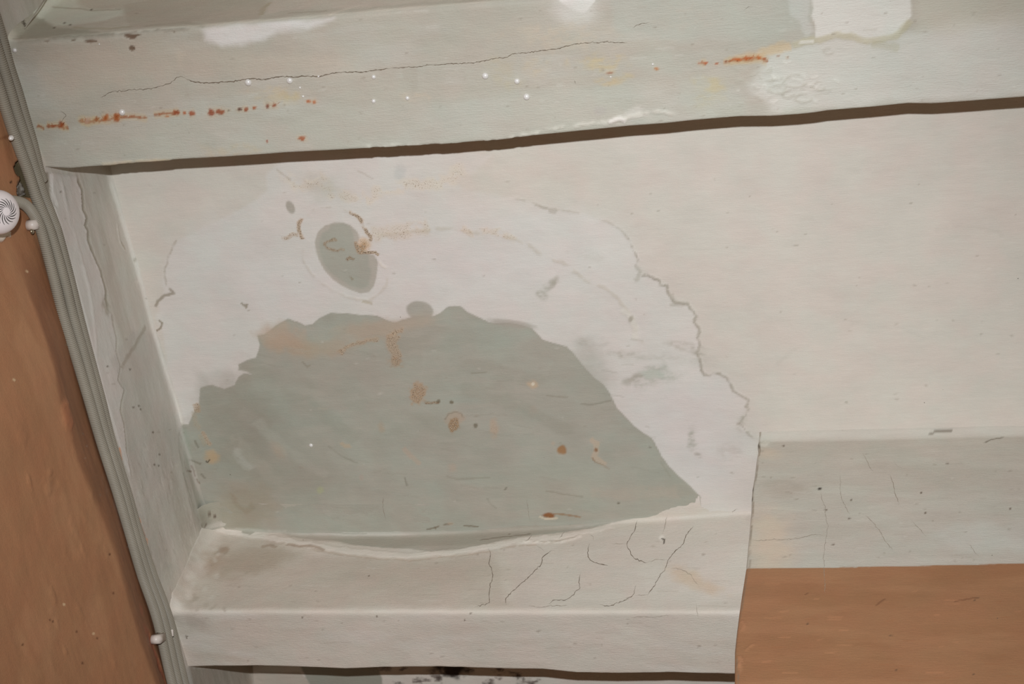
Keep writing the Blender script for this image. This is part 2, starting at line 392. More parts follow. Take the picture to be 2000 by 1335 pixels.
Sw = Surf('wall_back', np.r_[np.arange(WX - .55, WX - .02, .03), axis_grid(WX - .0192, WX - .0192, .14, .9, .0024)], axis_grid(.7, 1.64, ZC + .003, ZC + .004, .0024),
          back_pos, back_uv, (178, 171, 160), 'wall at the right, white above and terracotta below, with a sharp left corner', np.array([0, -1., 0]))

# ---------------------------------------------------------------- broad plaster relief
for S, a1, seed in ((Sc, .0010, 11), (Sa, .0011, 12), (Sb, .0011, 13), (Sl, .0016, 14), (Sw, .0008, 15)):
    S.h += a1 * 2 * (fbm(S.U / .11, S.V / .07, 3, seed) - .5) + .00022 * 2 * (fbm(S.U / .018, S.V / .012, 3, seed + 5) - .5)
Sl.h += .0009 * (fbm(Sl.U / .05, Sl.V / .012, 3, 77) - .5)

# ================================================================= CEILING PAINT
WH = (203, 197, 193)      # dried white
GREY = (159, 155, 143)    # damp grey
def bl(P, *a, **k):
    for S in (P if isinstance(P, (list, tuple)) else [P]): S.blob(*a, **k)
def pl(P, *a, **k):
    for S in (P if isinstance(P, (list, tuple)) else [P]): S.poly(*a, **k)
def ln(P, *a, **k):
    for S in (P if isinstance(P, (list, tuple)) else [P]): S.line(*a, **k)
# dried zone with tide line
tide_r = [(1000, 385), (1040, 395), (1075, 408), (1110, 411), (1150, 420), (1190, 434), (1213, 448), (1226, 465), (1236, 478), (1240, 490), (1246, 506), (1243, 518),
          (1252, 537), (1264, 535), (1287, 547), (1290, 556), (1303, 556), (1305, 571), (1318, 590), (1342, 592), (1350, 604), (1361, 616), (1355, 628), (1367, 643),
          (1362, 660), (1368, 672), (1361, 688), (1368, 702), (1370, 717), (1374, 731), (1386, 732), (1400, 727), (1418, 736), (1425, 745), (1432, 763), (1446, 770),
          (1463, 780), (1457, 792), (1463, 798), (1451, 812), (1447, 825), (1460, 845), (1475, 860)]
tide_l = [(960, 300), (930, 335), (880, 350), (905, 372), (960, 378)]
zone = [(1480, 870), (1480, 1010), (420, 1040), (360, 820), (330, 730), (318, 650), (305, 620), (312, 590), (322, 570), (318, 545), (326, 505), (345, 472), (400, 442), (470, 410),
        (520, 372), (520, 340), (560, 300)] + tide_l + tide_r
pl([Sc, Sl, Sb], zone, (201, 195, 189), .72, 5, 5, .02, 21)
bl(Sc, (1120, 470), 120, 70, (203, 199, 192), .5, .6, 20, .4, .03, 22)
bl(Sc, (430, 500), 110, 70, (196, 193, 187), .5, .6, -20, .4, .03, 23)
bl(Sc, (560, 560), 90, 50, WH, .35, .6, 0, .5, .03, 24)
bl(Sc, (900, 520), 200, 80, (203, 195, 191), .4, .6, 0, .5, .04, 25)
bl(Sc, (1330, 850), 120, 110, (201, 194, 190), .6, .5, 30, .4, .03, 26)
bl(Sc, (1020, 345), 170, 60, (197, 187, 175), .4, .6, 0, .3, .03, 27)
# tide line itself: raised, slightly dark
ln(Sc, tide_r[:13], (170, 162, 148), 1.5, .45, 2.5, 2, .006, 31, .5, h=.0004)
ln(Sc, tide_r[12:], (158, 150, 137), 2.0, .62, 3, 2.2, .006, 32, .36, h=.0006)
ln(Sc, tide_r[6:], (150, 143, 129), 1.6, .55, 1.8, 6, .005, 330, .42, h=.0004)
ln(Sc, [(1043, 398), (1060, 406), (1085, 410), (1084, 414), (1070, 412)], (162, 154, 140), 3, .5, 3, 3, .006, 331)
ln(Sc, [(1240, 515), (1250, 530), (1245, 545), (1238, 548)], (150, 143, 128), 3, .4, 5, 3, .006, 33)
ln(Sc, [(1310, 572), (1318, 590), (1342, 592), (1308, 596)], (158, 150, 136), 5, .45, 4, 3, .006, 34)
ln(Sc, [(345, 466), (330, 495), (321, 530), (326, 560)], (162, 153, 138), 1.5, .6, 2.5, 3, .008, 35, .35)
ln(Sc, [(303, 600), (308, 588), (322, 577), (340, 572), (330, 562)], (140, 130, 114), 3.2, .75, 3, 2, .006, 36, h=-.0004)
ln(Sc, [(304, 647), (314, 640), (317, 630), (310, 624)], (130, 118, 100), 2.2, .8, 2, 2, .006, 37)
ln(Sc, [(470, 590), (478, 598), (482, 594), (480, 604)], (140, 130, 112), 3, .8, 1.6, 1, .006, 38, h=-.0005)
# inner faint contours
ln(Sc, [(729, 461), (800, 452), (870, 446), (938, 455), (1005, 466), (1040, 482), (1066, 505), (1100, 512), (1140, 545), (1180, 560), (1205, 580), (1222, 602), (1240, 625), (1245, 655), (1262, 680)],
   (182, 172, 157), 3, .45, 5, 4, .01, 41, .42, h=.0003)
ln(Sc, [(1213, 604), (1226, 612), (1232, 622), (1241, 640), (1240, 665)], (205, 199, 188), 7, .6, 5, 2, .01, 42, h=.0006)
bl(Sc, (1232, 622), 4, 6, (140, 132, 116), .6, .5, 20, .3, .005, 43)
for c, rx, ry, col, a, an in (((1075, 557), 22, 7, (150, 146, 132), .55, -45), ((1058, 578), 8, 9, (148, 142, 126), .5, -60), ((1084, 548), 10, 5, (152, 146, 130), .5, -70),
                              ((1270, 736), 42, 16, (160, 161, 148), .6, -8), ((1242, 738), 22, 7, (148, 142, 128), .55, -20), ((1290, 722), 14, 10, (158, 158, 146), .5, -50),
                              ((1230, 695), 20, 8, (164, 158, 144), .5, 0), ((1340, 678), 30, 8, (152, 146, 132), .5, 10), ((1362, 690), 12, 5, (146, 140, 126), .5, 15),
                              ((1350, 850), 7, 20, (146, 148, 132), .7, 10), ((1352, 872), 10, 8, (142, 140, 124), .5, 40), ((1362, 888), 8, 4, (140, 132, 118), .5, 30),
                              ((1310, 700), 60, 10, (176, 170, 160), .45, 5), ((1155, 500), 30, 10, (176, 171, 160), .3, 10), ((1447, 825), 8, 22, (165, 158, 146), .5, 10),
                              ((1420, 880), 26, 12, (178, 170, 162), .5, 0), ((1165, 668), 30, 10, (178, 170, 162), .4, 5), ((1140, 668), 14, 5, (160, 153, 142), .3, 15),
                              ((1200, 690), 22, 5, (158, 152, 140), .35, -5)):
    bl(Sc, c, rx, ry, col, a, .7, an, .9, .012, 50 + int(c[0]) % 17)
bl(Sc, (1275, 730), 20, 8, (176, 180, 168), .7, .4, 0, .5, .01, 61)
# top cream crumble band
band = [(540, 330), (562, 348), (582, 362), (600, 358), (606, 352), (622, 350), (636, 362), (645, 378), (675, 382), (700, 386), (715, 388), (738, 372), (775, 368), (812, 360), (850, 360), (878, 352), (895, 335), (915, 325)]
ln(Sc, band, (206, 192, 174), 16, .5, 12, 8, .012, 71, .4, grain=.0)
ln(Sc, band, None, 12, 1, 10, 8, .012, 71, .4, grain=.42)
ln(Sc, [(595, 350), (607, 358), (623, 346)], (215, 206, 190), 3, .7, 2, 1, .01, 72, h=.0005)
bl(Sc, (625, 360), 45, 22, (184, 178, 166), .5, .6, 20, .6, .02, 73)
ln(Sc, [(690, 330), (710, 338), (730, 350)], (170, 160, 148), 1.5, .5, 2, 2, .01, 74, .4)
ln(Sc, [(540, 330), (548, 337), (570, 352)], (165, 155, 142), 1.5, .5, 2, 2, .01, 75, .3)
bl(Sc, (782, 336), 14, 10, (178, 176, 172), .5, .6, -40, .6, .01, 76)
# main grey patch
patch_top = [(388, 790), (391, 758), (399, 754), (414, 751), (438, 760), (457, 752), (466, 736), (476, 729), (491, 731), (484, 726), (466, 723), (465, 712), (483, 702), (500, 698), (505, 684), (507, 672), (504, 662), (502, 655),
             (515, 653), (526, 646), (537, 636), (562, 622), (581, 628), (596, 635), (610, 633), (625, 620), (645, 611), (668, 611), (702, 614), (736, 616), (756, 625), (770, 630), (786, 624), (810, 618), (847, 617),
             (861, 610), (874, 599), (888, 597), (901, 599), (911, 608), (938, 621), (955, 629), (972, 631), (995, 630), (1022, 635), (1039, 641), (1053, 655), (1059, 663), (1086, 671), (1107, 677), (1120, 690), (1138, 713),
             (1160, 737), (1179, 751), (1192, 770), (1205, 797), (1221, 813), (1239, 832), (1258, 846), (1274, 856), (1283, 873), (1291, 889), (1305, 908), (1324, 928), (1346, 947), (1359, 961), (1368, 970), (1368, 996), (1362, 1007)]
patch_bot = [(1356, 1011), (1309, 1021), (1277, 1030), (1227, 1037), (1154, 1048), (1101, 1052), (1025, 1056), (981, 1062), (940, 1070), (878, 1079), (840, 1078), (800, 1073), (739, 1071), (695, 1067), (657, 1058), (594, 1056), (550, 1048),
             (500, 1047), (474, 1044), (444, 1040), (418, 1046)]
patch_left = [(391, 1056), (383, 1035), (375, 1000), (366, 960), (358, 920), (351, 880), (350, 850), (357, 828), (368, 828), (378, 806)]
patch = patch_top + patch_bot + patch_left
S3 = [Sc, Sb, Sl]
pl(S3, patch, GREY, 1, 1.3, .9, .006, 81, h=-.0003, wet=.6)
# blotches inside
def inpatch(S):
    p = S.P(patch); d, _, ins = seg_dist(S.UV, p, True); return np.where(ins, sstep(0, .006, d), 0)
mk = inpatch(Sc)
Sc.mottle((152, 147, 134), .55, .10, .07, .48, .66, 82, mk)
Sc.mottle((163, 163, 151), .45, .09, .08, .50, .68, 83, mk)
Sc.mottle((166, 160, 148), .45, .05, .012, .52, .70, 84, mk)
Sc.mottle((156, 159, 147), .40, .12, .05, .52, .66, 85, mk)
bl(Sc, (650, 720), 130, 40, (158, 151, 139), .5, .6, 0, .4, .03, 86)
bl(Sc, (470, 830), 70, 90, (142, 136, 123), .6, .6, -20, .5, .03, 87)
bl(Sc, (560, 930), 110, 50, (147, 143, 130), .5, .6, 10, .5, .03, 88)
bl(Sc, (480, 990), 50, 50, (150, 136, 116), .5, .6, -30, .5, .02, 89)
bl(Sc, (1100, 940), 150, 50, (160, 156, 143), .5, .6, 0, .5, .03, 90)
bl(Sc, (1120, 740), 60, 60, (158, 154, 142), .5, .6, 40, .5, .03, 91)
bl(S3, (820, 606), 26, 18, (163, 157, 146), 1, .12, 8, .08, .01, 92)
bl(Sc, (1000, 632), 45, 7, (160, 153, 142), .7, .3, 8, .2, .01, 93)
# ellipse
ell = cc(6.07, 560, 400, [(335, 430), (365, 325), (450, 245), (560, 208), (660, 210), (750, 240), (820, 300), (850, 350), (860, 400), (850, 440), (850, 520), (880, 565), (980, 580), (1040, 600), (1080, 670), (1075, 760), (1060, 870), (1030, 970),
      (980, 1030), (880, 1050), (760, 1010), (640, 950), (540, 880), (450, 780), (390, 680), (345, 560)])
pl(Sc, ell, (170, 163, 152), 1, 1.5, .8, .008, 101, h=-.0003, wet=.5)
ell2 = cc(6.07, 560, 400, [(385, 440), (420, 340), (500, 280), (530, 225), (660, 220), (740, 250), (780, 320), (800, 420), (840, 520), (880, 570), (970, 585), (980, 700), (1000, 820), (960, 960), (880, 990), (760, 960), (620, 880), (520, 800), (450, 700), (400, 580)])
pl(Sc, ell2, (158, 156, 144), .9, 4, 2, .01, 102)
bl(Sc, (567, 405), 8, 13, (160, 154, 143), .95, .22, -25, .1, .01, 103)
halo = cc(6.07, 560, 400, [(230, 140), (320, 50), (520, 20), (640, 40), (740, 80), (830, 130), (890, 200), (930, 300)])
ln(Sc, halo, (180, 170, 156), 1.6, .5, 2, 2, .008, 104, .4, h=.0004)
ln(Sc, cc(6.07, 560, 400, [(200, 480), (190, 640), (270, 790), (400, 920), (560, 1020), (700, 1080), (820, 1110), (960, 1130), (1080, 1060), (1180, 960), (1200, 820)]), (186, 175, 161), 2, .4, 3, 3, .008, 105, .4, h=.0005)
ln(Sc, cc(6.07, 560, 400, [(1090, 660), (1130, 720), (1190, 745)]), (206, 198, 188), 3, .8, 2, 1, .008, 106, h=.0007)
ln(Sc, cc(6.07, 560, 400, [(890, 1140), (960, 1150), (1020, 1170)]), (172, 160, 138), 3, .6, 3, 2, .008, 107)
# brown crumbles
def crumb(S, pts, wd, g, col=(172, 134, 96), a=.6, soft=4, seed=1, gap=.3, w=3):
    S.line(pts, col, wd, a, soft, w, .006, seed, gap); S.line(pts, None, wd + 1, 1, soft, w, .006, seed, gap, grain=g, h=.0002)
crumb(Sc, cc(6.07, 560, 400, [(735, 78), (820, 120), (880, 175), (910, 250), (945, 330), (1000, 380), (990, 430)]), 3, .9, a=.55, seed=111)
crumb(Sc, cc(6.07, 560, 400, [(815, 430), (835, 500), (860, 560), (960, 560), (1050, 560), (1100, 600)]), 3.5, 1.0, (150, 108, 68), .8, 3, 112, .2)
bl(Sc, (712, 477), 13, 12, (196, 168, 138), .85, .6, 20, .6, .008, 113, grain=.55)
bl(Sc, (706, 484), 7, 9, (166, 126, 84), .8, .6, 30, .6, .008, 114, grain=.8)
crumb(Sc, cc(6.07, 560, 400, [(175, 150), (150, 200), (140, 270), (160, 350), (200, 410)]), 3, .8, seed=115, a=.6, gap=.15)
crumb(Sc, cc(6.07, 560, 400, [(-60, 400), (0, 395), (60, 355), (140, 345)]), 4, .6, seed=116, a=.35)
crumb(Sc, cc(6.07, 560, 400, [(1000, 370), (1100, 350), (1250, 330), (1400, 310), (1700, 260)]), 22, .42, (200, 178, 152), .30, 12, 117, .35, 6)
crumb(Sc, [(900, 444), (925, 458), (950, 450), (975, 452), (1010, 470)], 8, .42, (204, 184, 160), .35, 6, 118, .4, 5)
crumb(Sc, cc(6.07, 560, 400, [(440, 480), (480, 440), (560, 410), (600, 420)]), 2, .7, (140, 118, 92), .6, 3, 119, .3)
crumb(Sc, cc(6.07, 560, 400, [(445, 470), (490, 520), (590, 545), (640, 520), (690, 530)]), 2, .7, (140, 118, 92), .6, 3, 120, .3)
crumb(Sc, cc(6.07, 560, 400, [(700, 660), (740, 625), (800, 640)]), 2.4, .8, (120, 98, 70), .7, 3, 121, .1)
crumb(Sc, cc(6.07, 560, 400, [(730, 810), (750, 850), (790, 900)]), 1.6, .6, (125, 115, 92), .6, 2, 122, .3)
# peach / brown areas of the grey patch
bl(Sc, (548, 655), 42, 24, (178, 157, 137), .7, .6, 15, .7, .015, 131)
bl(Sc, (575, 678), 50, 14, (174, 150, 126), .5, .7, 8, .6, .015, 132, grain=.30)
bl(Sc, (640, 680), 55, 14, (168, 148, 126), .45, .7, -8, .6, .015, 133)
bl(Sc, (720, 645), 70, 16, (170, 150, 130), .55, .7, -6, .6, .015, 134)
bl(Sc, (800, 630), 45, 12, (172, 154, 136), .5, .7, -12, .5, .015, 135)
crumb(Sc, [(660, 690), (690, 672), (730, 663), (755, 658), (775, 648), (790, 640)], 4, .72, (176, 146, 116), .45, 5, 136, .35, 5)
crumb(Sc, [(775, 650), (763, 668), (770, 685), (778, 700)], 14, .62, (176, 148, 120), .5, 8, 137, .1, 4)
bl(Sc, (772, 706), 13, 9, (158, 120, 84), .6, .6, 10, .7, .006, 138, grain=.8)
bl(Sc, (816, 768), 15, 21, (168, 134, 102), .75, .35, 0, .6, .006, 139, grain=.72)
crumb(Sc, [(808, 786), (822, 786), (840, 786), (860, 786)], 3, .75, (124, 100, 72), .75, 2, 140, .35)
bl(Sc, (856, 783), 4, 3, (104, 92, 72), .8, .4, 0, .3, .005, 141); bl(Sc, (882, 785), 4, 3, (104, 92, 72), .8, .4, 0, .3, .005, 142)
bl(Sc, (888, 817), 19, 13, (172, 152, 132), .6, .3, 0, .3, .01, 143)
ln(Sc, [(868, 820), (876, 808), (888, 804), (900, 806), (906, 816)], (132, 122, 106), 1.2, .6, 1.5, .6, .01, 144)
bl(Sc, (887, 829), 9, 13, (146, 108, 66), .85, .35, 0, .6, .006, 145, grain=.75)
bl(Sc, (929, 831), 4, 5, (118, 112, 96), .9, .3, 0, .3, .005, 146)
bl(Sc, (966, 838), 10, 18, (178, 154, 132), .6, .4, -8, .6, .008, 147, grain=.45)
bl(Sc, (1097, 879), 10, 9, (150, 114, 78), .95, .25, 0, .25, .006, 148, h=-.0006)
bl(Sc, (1080, 866), 4, 4, (172, 158, 140), .6, .5, 0, .3, .006, 149)
ln(Sc, [(1152, 856), (1165, 865), (1164, 882), (1160, 892), (1172, 900), (1185, 908)], (184, 164, 142), 8, .6, 4, 3, .008, 150)
ln(Sc, [(1156, 893), (1163, 903), (1172, 905), (1192, 916)], (132, 104, 76), 1.6, .7, 1.6, 1, .008, 151)
bl(Sc, (1164, 878), 3, 4, (130, 90, 56), .8, .4, 0, .3, .006, 152)
bl(Sc, (1041, 751), 10, 7, (186, 162, 134), .7, .5, 10, .6, .008, 153); bl(Sc, (1041, 750), 3, 3, (206, 198, 180), .9, .4, 0, .3, .006, 154)
bl(Sc, (1042, 800), 8, 8, (166, 150, 134), .4, .6, 0, .6, .008, 155)
ln(Sc, [(786, 874), (796, 885), (808, 896), (822, 906)], (176, 156, 138), 8, .5, 4, 3, .01, 156)
bl(Sc, (745, 835), 6, 10, (166, 146, 124), .5, .6, 0, .6, .008, 157, grain=.35)
bl(Sc, (884, 914), 8, 8, (172, 154, 138), .5, .6, 0, .6, .008, 158)
bl(Sc, (706, 932), 4, 5, (170, 146, 134), .6, .5, 0, .5, .008, 159)
bl(Sc, (625, 957), 6, 6, (164, 166, 130), .6, .6, 0, .6, .008, 160)
ln(Sc, [(664, 864), (674, 871), (684, 870)], (182, 158, 130), 6, .5, 4, 3, .01, 161)
bl(Sc, (545, 878), 16, 10, (168, 148, 126), .5, .7, 60, .6, .01, 162)
bl([Sc, Sl], (414, 892), 12, 12, (184, 152, 116), .7, .6, 0, .6, .01, 163)
ln([Sc, Sl], [(402, 901), (406, 902), (411, 896)], (60, 48, 36), 2, .9, 1.2, .4, .01, 164)
crumb(Sc, [(395, 842), (402, 855), (407, 864), (414, 869)], 5, .62, (186, 156, 128), .5, 4, 165, .1)
crumb(Sc, [(381, 787), (385, 796), (386, 805)], 8, .6, (172, 140, 108), .5, 5, 166, .0)
ln([Sc, Sb], [(452, 962), (462, 985), (478, 998), (496, 985)], (140, 124, 103), 5, .35, 8, 8, .012, 167, .35)
bl([Sc, Sb], (1072, 1006), 13, 5, (132, 84, 46), .95, .3, 4, .4, .006, 168)
ln([Sc, Sb], [(1080, 1003), (1100, 1004), (1120, 1007), (1135, 1010)], (140, 104, 72), 2.4, .7, 1.6, 1, .006, 169, .2)
ln([Sc, Sb], [(1052, 1008), (1065, 1013), (1090, 1011)], (212, 196, 172), 3, .6, 2, 2, .006, 170)
for p_ in ([(832, 1034), (845, 1031), (858, 1027)], [(866, 1024), (885, 1022)], [(905, 1026), (935, 1028)], [(850, 1029), (852, 1033)]):
    ln([Sc, Sb], p_, (110, 96, 78), 1.6, .8, 1.6, 1, .006, 171)
bl([Sc, Sb], (880, 1022), 7, 3, (170, 156, 136), .6, .5, 0, .4, .006, 172)
for p_, c_ in (([(1133, 789), (1160, 790), (1196, 782)], (128, 124, 110)), ([(1065, 772), (1090, 774), (1110, 776)], (138, 132, 118)), ([(920, 728), (950, 727)], (134, 128, 112)),
               ([(590, 705), (600, 716), (606, 712)], (136, 128, 112)), ([(1065, 957), (1100, 964), (1140, 970)], (138, 132, 118)), ([(870, 930), (890, 935), (960, 932)], (140, 134, 120)),
               ([(985, 957), (990, 950)], (110, 104, 90)), ([(1310, 932), (1290, 900)], (150, 146, 132)), ([(640, 870), (665, 890), (700, 905)], (136, 132, 118)), ([(790, 930), (795, 950)], (120, 116, 102)),
               ([(951, 972), (958, 984), (970, 992)], (130, 124, 110)), ([(1266, 872), (1272, 874)], (112, 104, 92)), ([(620, 797), (640, 798)], (176, 168, 152))):
    ln(Sc, p_, c_, 1.6, .6, 2, 1.5, .01, 173)
bl(Sc, (1208, 982), 3, 2, (90, 80, 66), .8, .4, 0, .3, .005, 174)
# streaky trowel marks in the patch
rs = np.random.RandomState(4)
for k in range(70):
    x = rs.uniform(430, 1250); y = rs.uniform(660, 1000); L = rs.uniform(15, 60); an = rs.uniform(-.12, .25)
    ln(Sc, [(x, y), (x + L * .5, y + an * L * .5 + rs.uniform(-2, 2)), (x + L, y + an * L)], (166, 161, 149) if rs.rand() < .5 else (144, 139, 126), 1.4, .28, 2, 2, .01, 180 + k % 20)
cor = [(212, 346), (247, 458), (272, 545), (300, 650), (322, 725), (343, 785), (357, 830)]
ln([Sc, Sl], cor, (206, 201, 192), 6, .6, 5, 2, .02, 1891)  # fillet highlight of the left corner, painted as pale lines
ln([Sc, Sl], [(x - 1, y) for x, y in cor[3:]], (214, 209, 200), 4, .6, 4, 2, .02, 1892)
for p_, c_, w_ in (([(455, 845), (500, 900), (560, 960)], (160, 154, 141), 12), ([(470, 800), (520, 840), (600, 870)], (152, 148, 136), 16), ([(500, 820), (560, 880), (640, 930)], (163, 159, 147), 9),
                   ([(540, 760), (620, 800), (700, 860)], (152, 150, 137), 18), ([(640, 880), (700, 930), (790, 960)], (163, 159, 147), 10), ([(460, 870), (475, 900), (490, 915)], (176, 172, 162), 5),
                   ([(820, 700), (950, 690), (1080, 720)], (163, 161, 149), 20), ([(900, 760), (1010, 790), (1120, 850)], (152, 149, 136), 16), ([(700, 740), (760, 800), (850, 860)], (163, 158, 146), 14),
                   ([(1000, 880), (1100, 900), (1250, 930)], (163, 160, 148), 16), ([(620, 990), (800, 975), (1000, 985)], (164, 160, 148), 12), ([(1150, 960), (1250, 965), (1330, 960)], (168, 158, 144), 14)):
    ln(Sc, p_, c_, w_, .5, 14, 10, .02, 885, .25)
for p_ in ([(430, 1036), (470, 1034), (520, 1040), (560, 1038)], [(424, 1048), (450, 1050), (490, 1052)]):
    ln([Sc, Sb], p_, (190, 184, 172), 5, .6, 4, 4, .008, 886, .3, h=.0006)
crumb(Sc, [(378, 800), (384, 830), (392, 850), (402, 870)], 6, .40, (164, 152, 132), .5, 6, 887, .3, 6)
# left damp fringe relief and edge
ln(Sl, [(357, 828), (350, 850), (351, 880), (358, 920), (366, 960), (375, 1000), (383, 1035), (391, 1056)], (132, 128, 114), 2, .4, 2, 1, .01, 190)
bl([Sc, Sl], (362, 870), 10, 36, (146, 152, 138), .6, .6, -12, .4, .02, 191)
bl([Sc, Sl, Sb], (398, 1022), 18, 30, (132, 125, 112), .7, .5, -25, .3, .02, 192)
bl([Sc, Sl, Sb], (430, 1000), 26, 30, (160, 152, 134), .5, .6, -25, .4, .02, 193)
for p_ in ([(372, 906), (377, 917), (380, 930)], [(365, 918), (375, 921)], [(382, 934), (390, 945)]):
    ln([Sc, Sl], p_, (96, 74, 54), 2.2, .8, 1.5, 1, .006, 194)
for p_ in ([(405, 1005), (413, 1008), (416, 1015)], [(407, 1020), (403, 1038)], [(412, 1024), (409, 1038)], [(396, 1036), (395, 1040)], [(421, 1021), (426, 1018)]):
    ln([Sc, Sl, Sb], p_, (84, 66, 50), 2, .85, 1.3, .8, .005, 195)
for p_ in ([(352, 846), (357, 856)], [(368, 898), (392, 906)], [(380, 860), (388, 875)], [(392, 925), (400, 935)]):
    ln([Sc, Sl], p_, (118, 112, 98), 2.4, .6, 2.4, 2, .006, 196, h=-.0006)
Sc.h += .0012 * np.clip(fbm(Sc.U / .012, Sc.V / .018, 4, 199) - .45, 0, 1) * sstep(.03, .008, Sc.U - XL) * sstep(1.33, 1.40, Sc.V) * 2
# right side faint marks
for p_ in ([(1650, 332), (1700, 336), (1760, 330)], [(1560, 430), (1590, 425)], [(1800, 452), (1880, 440), (1950, 452), (1960, 465)], [(1650, 645), (1670, 630), (1760, 640), (1810, 665)], [(1515, 712), (1540, 690), (1555, 680)]):
    ln(Sc, p_, (186, 178, 168), 3, .35, 5, 3, .02, 201, .3)
Sc.mottle((190, 184, 174), .35, .30, .2, .5, .7, 205, sstep(-.45, -.15, Sc.U))
# beyond the lower beam: damp and mould
pl(Sc, [(490, 1312), (585, 1312), (605, 1335), (640, 1365), (480, 1380)], (176, 165, 152), .9, 2, 2, .01, 211)
pl(Sc, [(300, 1290), (494, 1290), (494, 1400), (300, 1400)], (142, 134, 120), .9, 2, 1, .01, 212)
pl(Sc, [(585, 1300), (740, 1300), (760, 1400), (640, 1400)], (142, 140, 128), .95, 3, 4, .01, 213)
bl(Sc, (885, 1306), 34, 16, (34, 24, 18), .97, .45, 0, .6, .01, 214)
for k in range(34):
    x = rs.uniform(735, 1050); y = rs.uniform(1296, 1345)
    bl(Sc, (x, y), rs.uniform(4, 14), rs.uniform(3, 8), (70, 56, 50), rs.uniform(.5, .9), .5, rs.uniform(-40, 40), .9, .005, 215 + k % 9)

# ================================================================= UPPER BEAM (trim_1)
Sa.mottle((164, 157, 144), .5, .16, .05, .46, .68, 301)
Sa.mottle((180, 177, 167), .5, .12, .03, .50, .70, 302)
Sa.mottle((172, 172, 160), .4, .2, .03, .48, .68, 303)
# greenish lower strip
pl(Sa, [(110, 250), (300, 235), (620, 210), (900, 190), (1200, 170), (1400, 150), (1400, 230), (1000, 268), (600, 293), (300, 315), (90, 327)], (178, 176, 164), .5, 14, 12, .03, 304)
pl(Sa, [(60, 90), (300, 70), (480, 100), (700, 110), (700, 140), (350, 150), (100, 200)], (180, 169, 154), .6, 18, 14, .03, 305)
# dried white patches
pl(Sa, [(396, 60), (430, 50), (620, 36), (650, 34), (600, 56), (540, 66), (510, 80), (430, 88), (400, 78)], (206, 200, 195), .95, 9, 6, .02, 306)
pl(Sa, cc(6.667, 980, 0, [(740, -60), (745, 0), (820, 60), (890, 110), (1000, 155), (1050, 165), (1100, 160), (1150, 90), (1215, 10), (1215, -60)]), (214, 209, 202), 1, 1.2, .8, .01, 307)
bl(Sa, (1125, 20), 42, 26, (198, 194, 186), .75, .6, 0, .3, .02, 308)
pl(Sa, [(1190, -20), (1200, 60), (1330, 80), (1500, 70), (1570, 60), (1592, 20), (1575, -20)], (172, 171, 159), .9, 8, 6, .02, 309)
pl(Sa, [(1535, -20), (1540, 5), (1545, 25), (1560, 40), (1575, 70), (1592, 62), (1580, 30), (1585, -20)], (190, 188, 180), .6, 4, 4, .01, 310)
pl(Sa, [(1582, -20), (1588, 18), (1584, 30), (1592, 50), (1592, 74), (1620, 70), (1660, 66), (1690, 78), (1730, 76), (1755, 66), (1770, 45), (1780, 30), (1778, -20)], (204, 201, 192), .95, 1.6, 1.5, .01, 311)
pl(Sa, [(1500, 110), (1620, 68), (1780, 60), (2100, 0), (2100, 190), (1500, 225), (1460, 160)], (196, 193, 184), .75, 12, 10, .03, 312)
pl(Sa, [(1790, -20), (1790, 60), (1850, 60), (2100, 40), (2100, -20)], (184, 179, 164), .7, 14, 8, .03, 313)
ln(Sa, [(1540, 90), (1570, 80), (1600, 78), (1632, 68), (1660, 70), (1690, 80), (1725, 76), (1748, 70), (1765, 55), (1782, 35)], (176, 168, 140), 6, .6, 5, 3, .01, 314, .2, h=.0004)
ln(Sa, [(1700, 85), (1730, 90), (1755, 95)], (170, 164, 140), 8, .4, 6, 4, .01, 315)
ln(Sa, [(1560, 84), (1575, 82), (1592, 80)], (208, 203, 193), 3, .7, 2, 2, .006, 316, h=.0004)
ln(Sa, [(1480, 110), (1510, 95), (1545, 88)], (196, 170, 132), 9, .6, 7, 5, .01, 317)
bl(Sa, (1465, 112), 22, 9, (196, 164, 126), .45, .7, -12, .5, .01, 318)
for c, rx, ry, col, a in (((1170, 122), 42, 13, (190, 170, 126), .8), ((1050, 132), 20, 22, (184, 170, 142), .6), ((980, 140), 22, 28, (176, 166, 142), .6), ((1185, 158), 26, 7, (192, 164, 116), .7), ((1225, 148), 14, 6, (186, 168, 124), .6),
                          ((1090, 70), 90, 22, (188, 172, 152), .6), ((1390, 165), 28, 16, (184, 166, 120), .7), ((1380, 190), 26, 26, (182, 170, 142), .6), ((540, 185), 45, 14, (190, 172, 138), .6), ((565, 188), 16, 6, (184, 164, 112), .6),
                          ((320, 310), 26, 4, (188, 164, 118), .7), ((460, 290), 50, 10, (184, 168, 140), .6), ((520, 60), 40, 12, (196, 184, 172), .3), ((355, 112), 10, 14, (192, 176, 158), .5), ((810, 190), 22, 10, (196, 176, 154), .6),
                          ((415, 275), 25, 14, (162, 160, 146), .4), ((1330, 45), 50, 30, (178, 170, 156), .5), ((1010, 165), 20, 8, (180, 168, 142), .5), ((1480, 70), 60, 20, (172, 170, 158), .5)):
    bl(Sa, c, rx, ry, col, a * .66, .7, 0, 1.0, .012, 320 + int(c[0]) % 23)
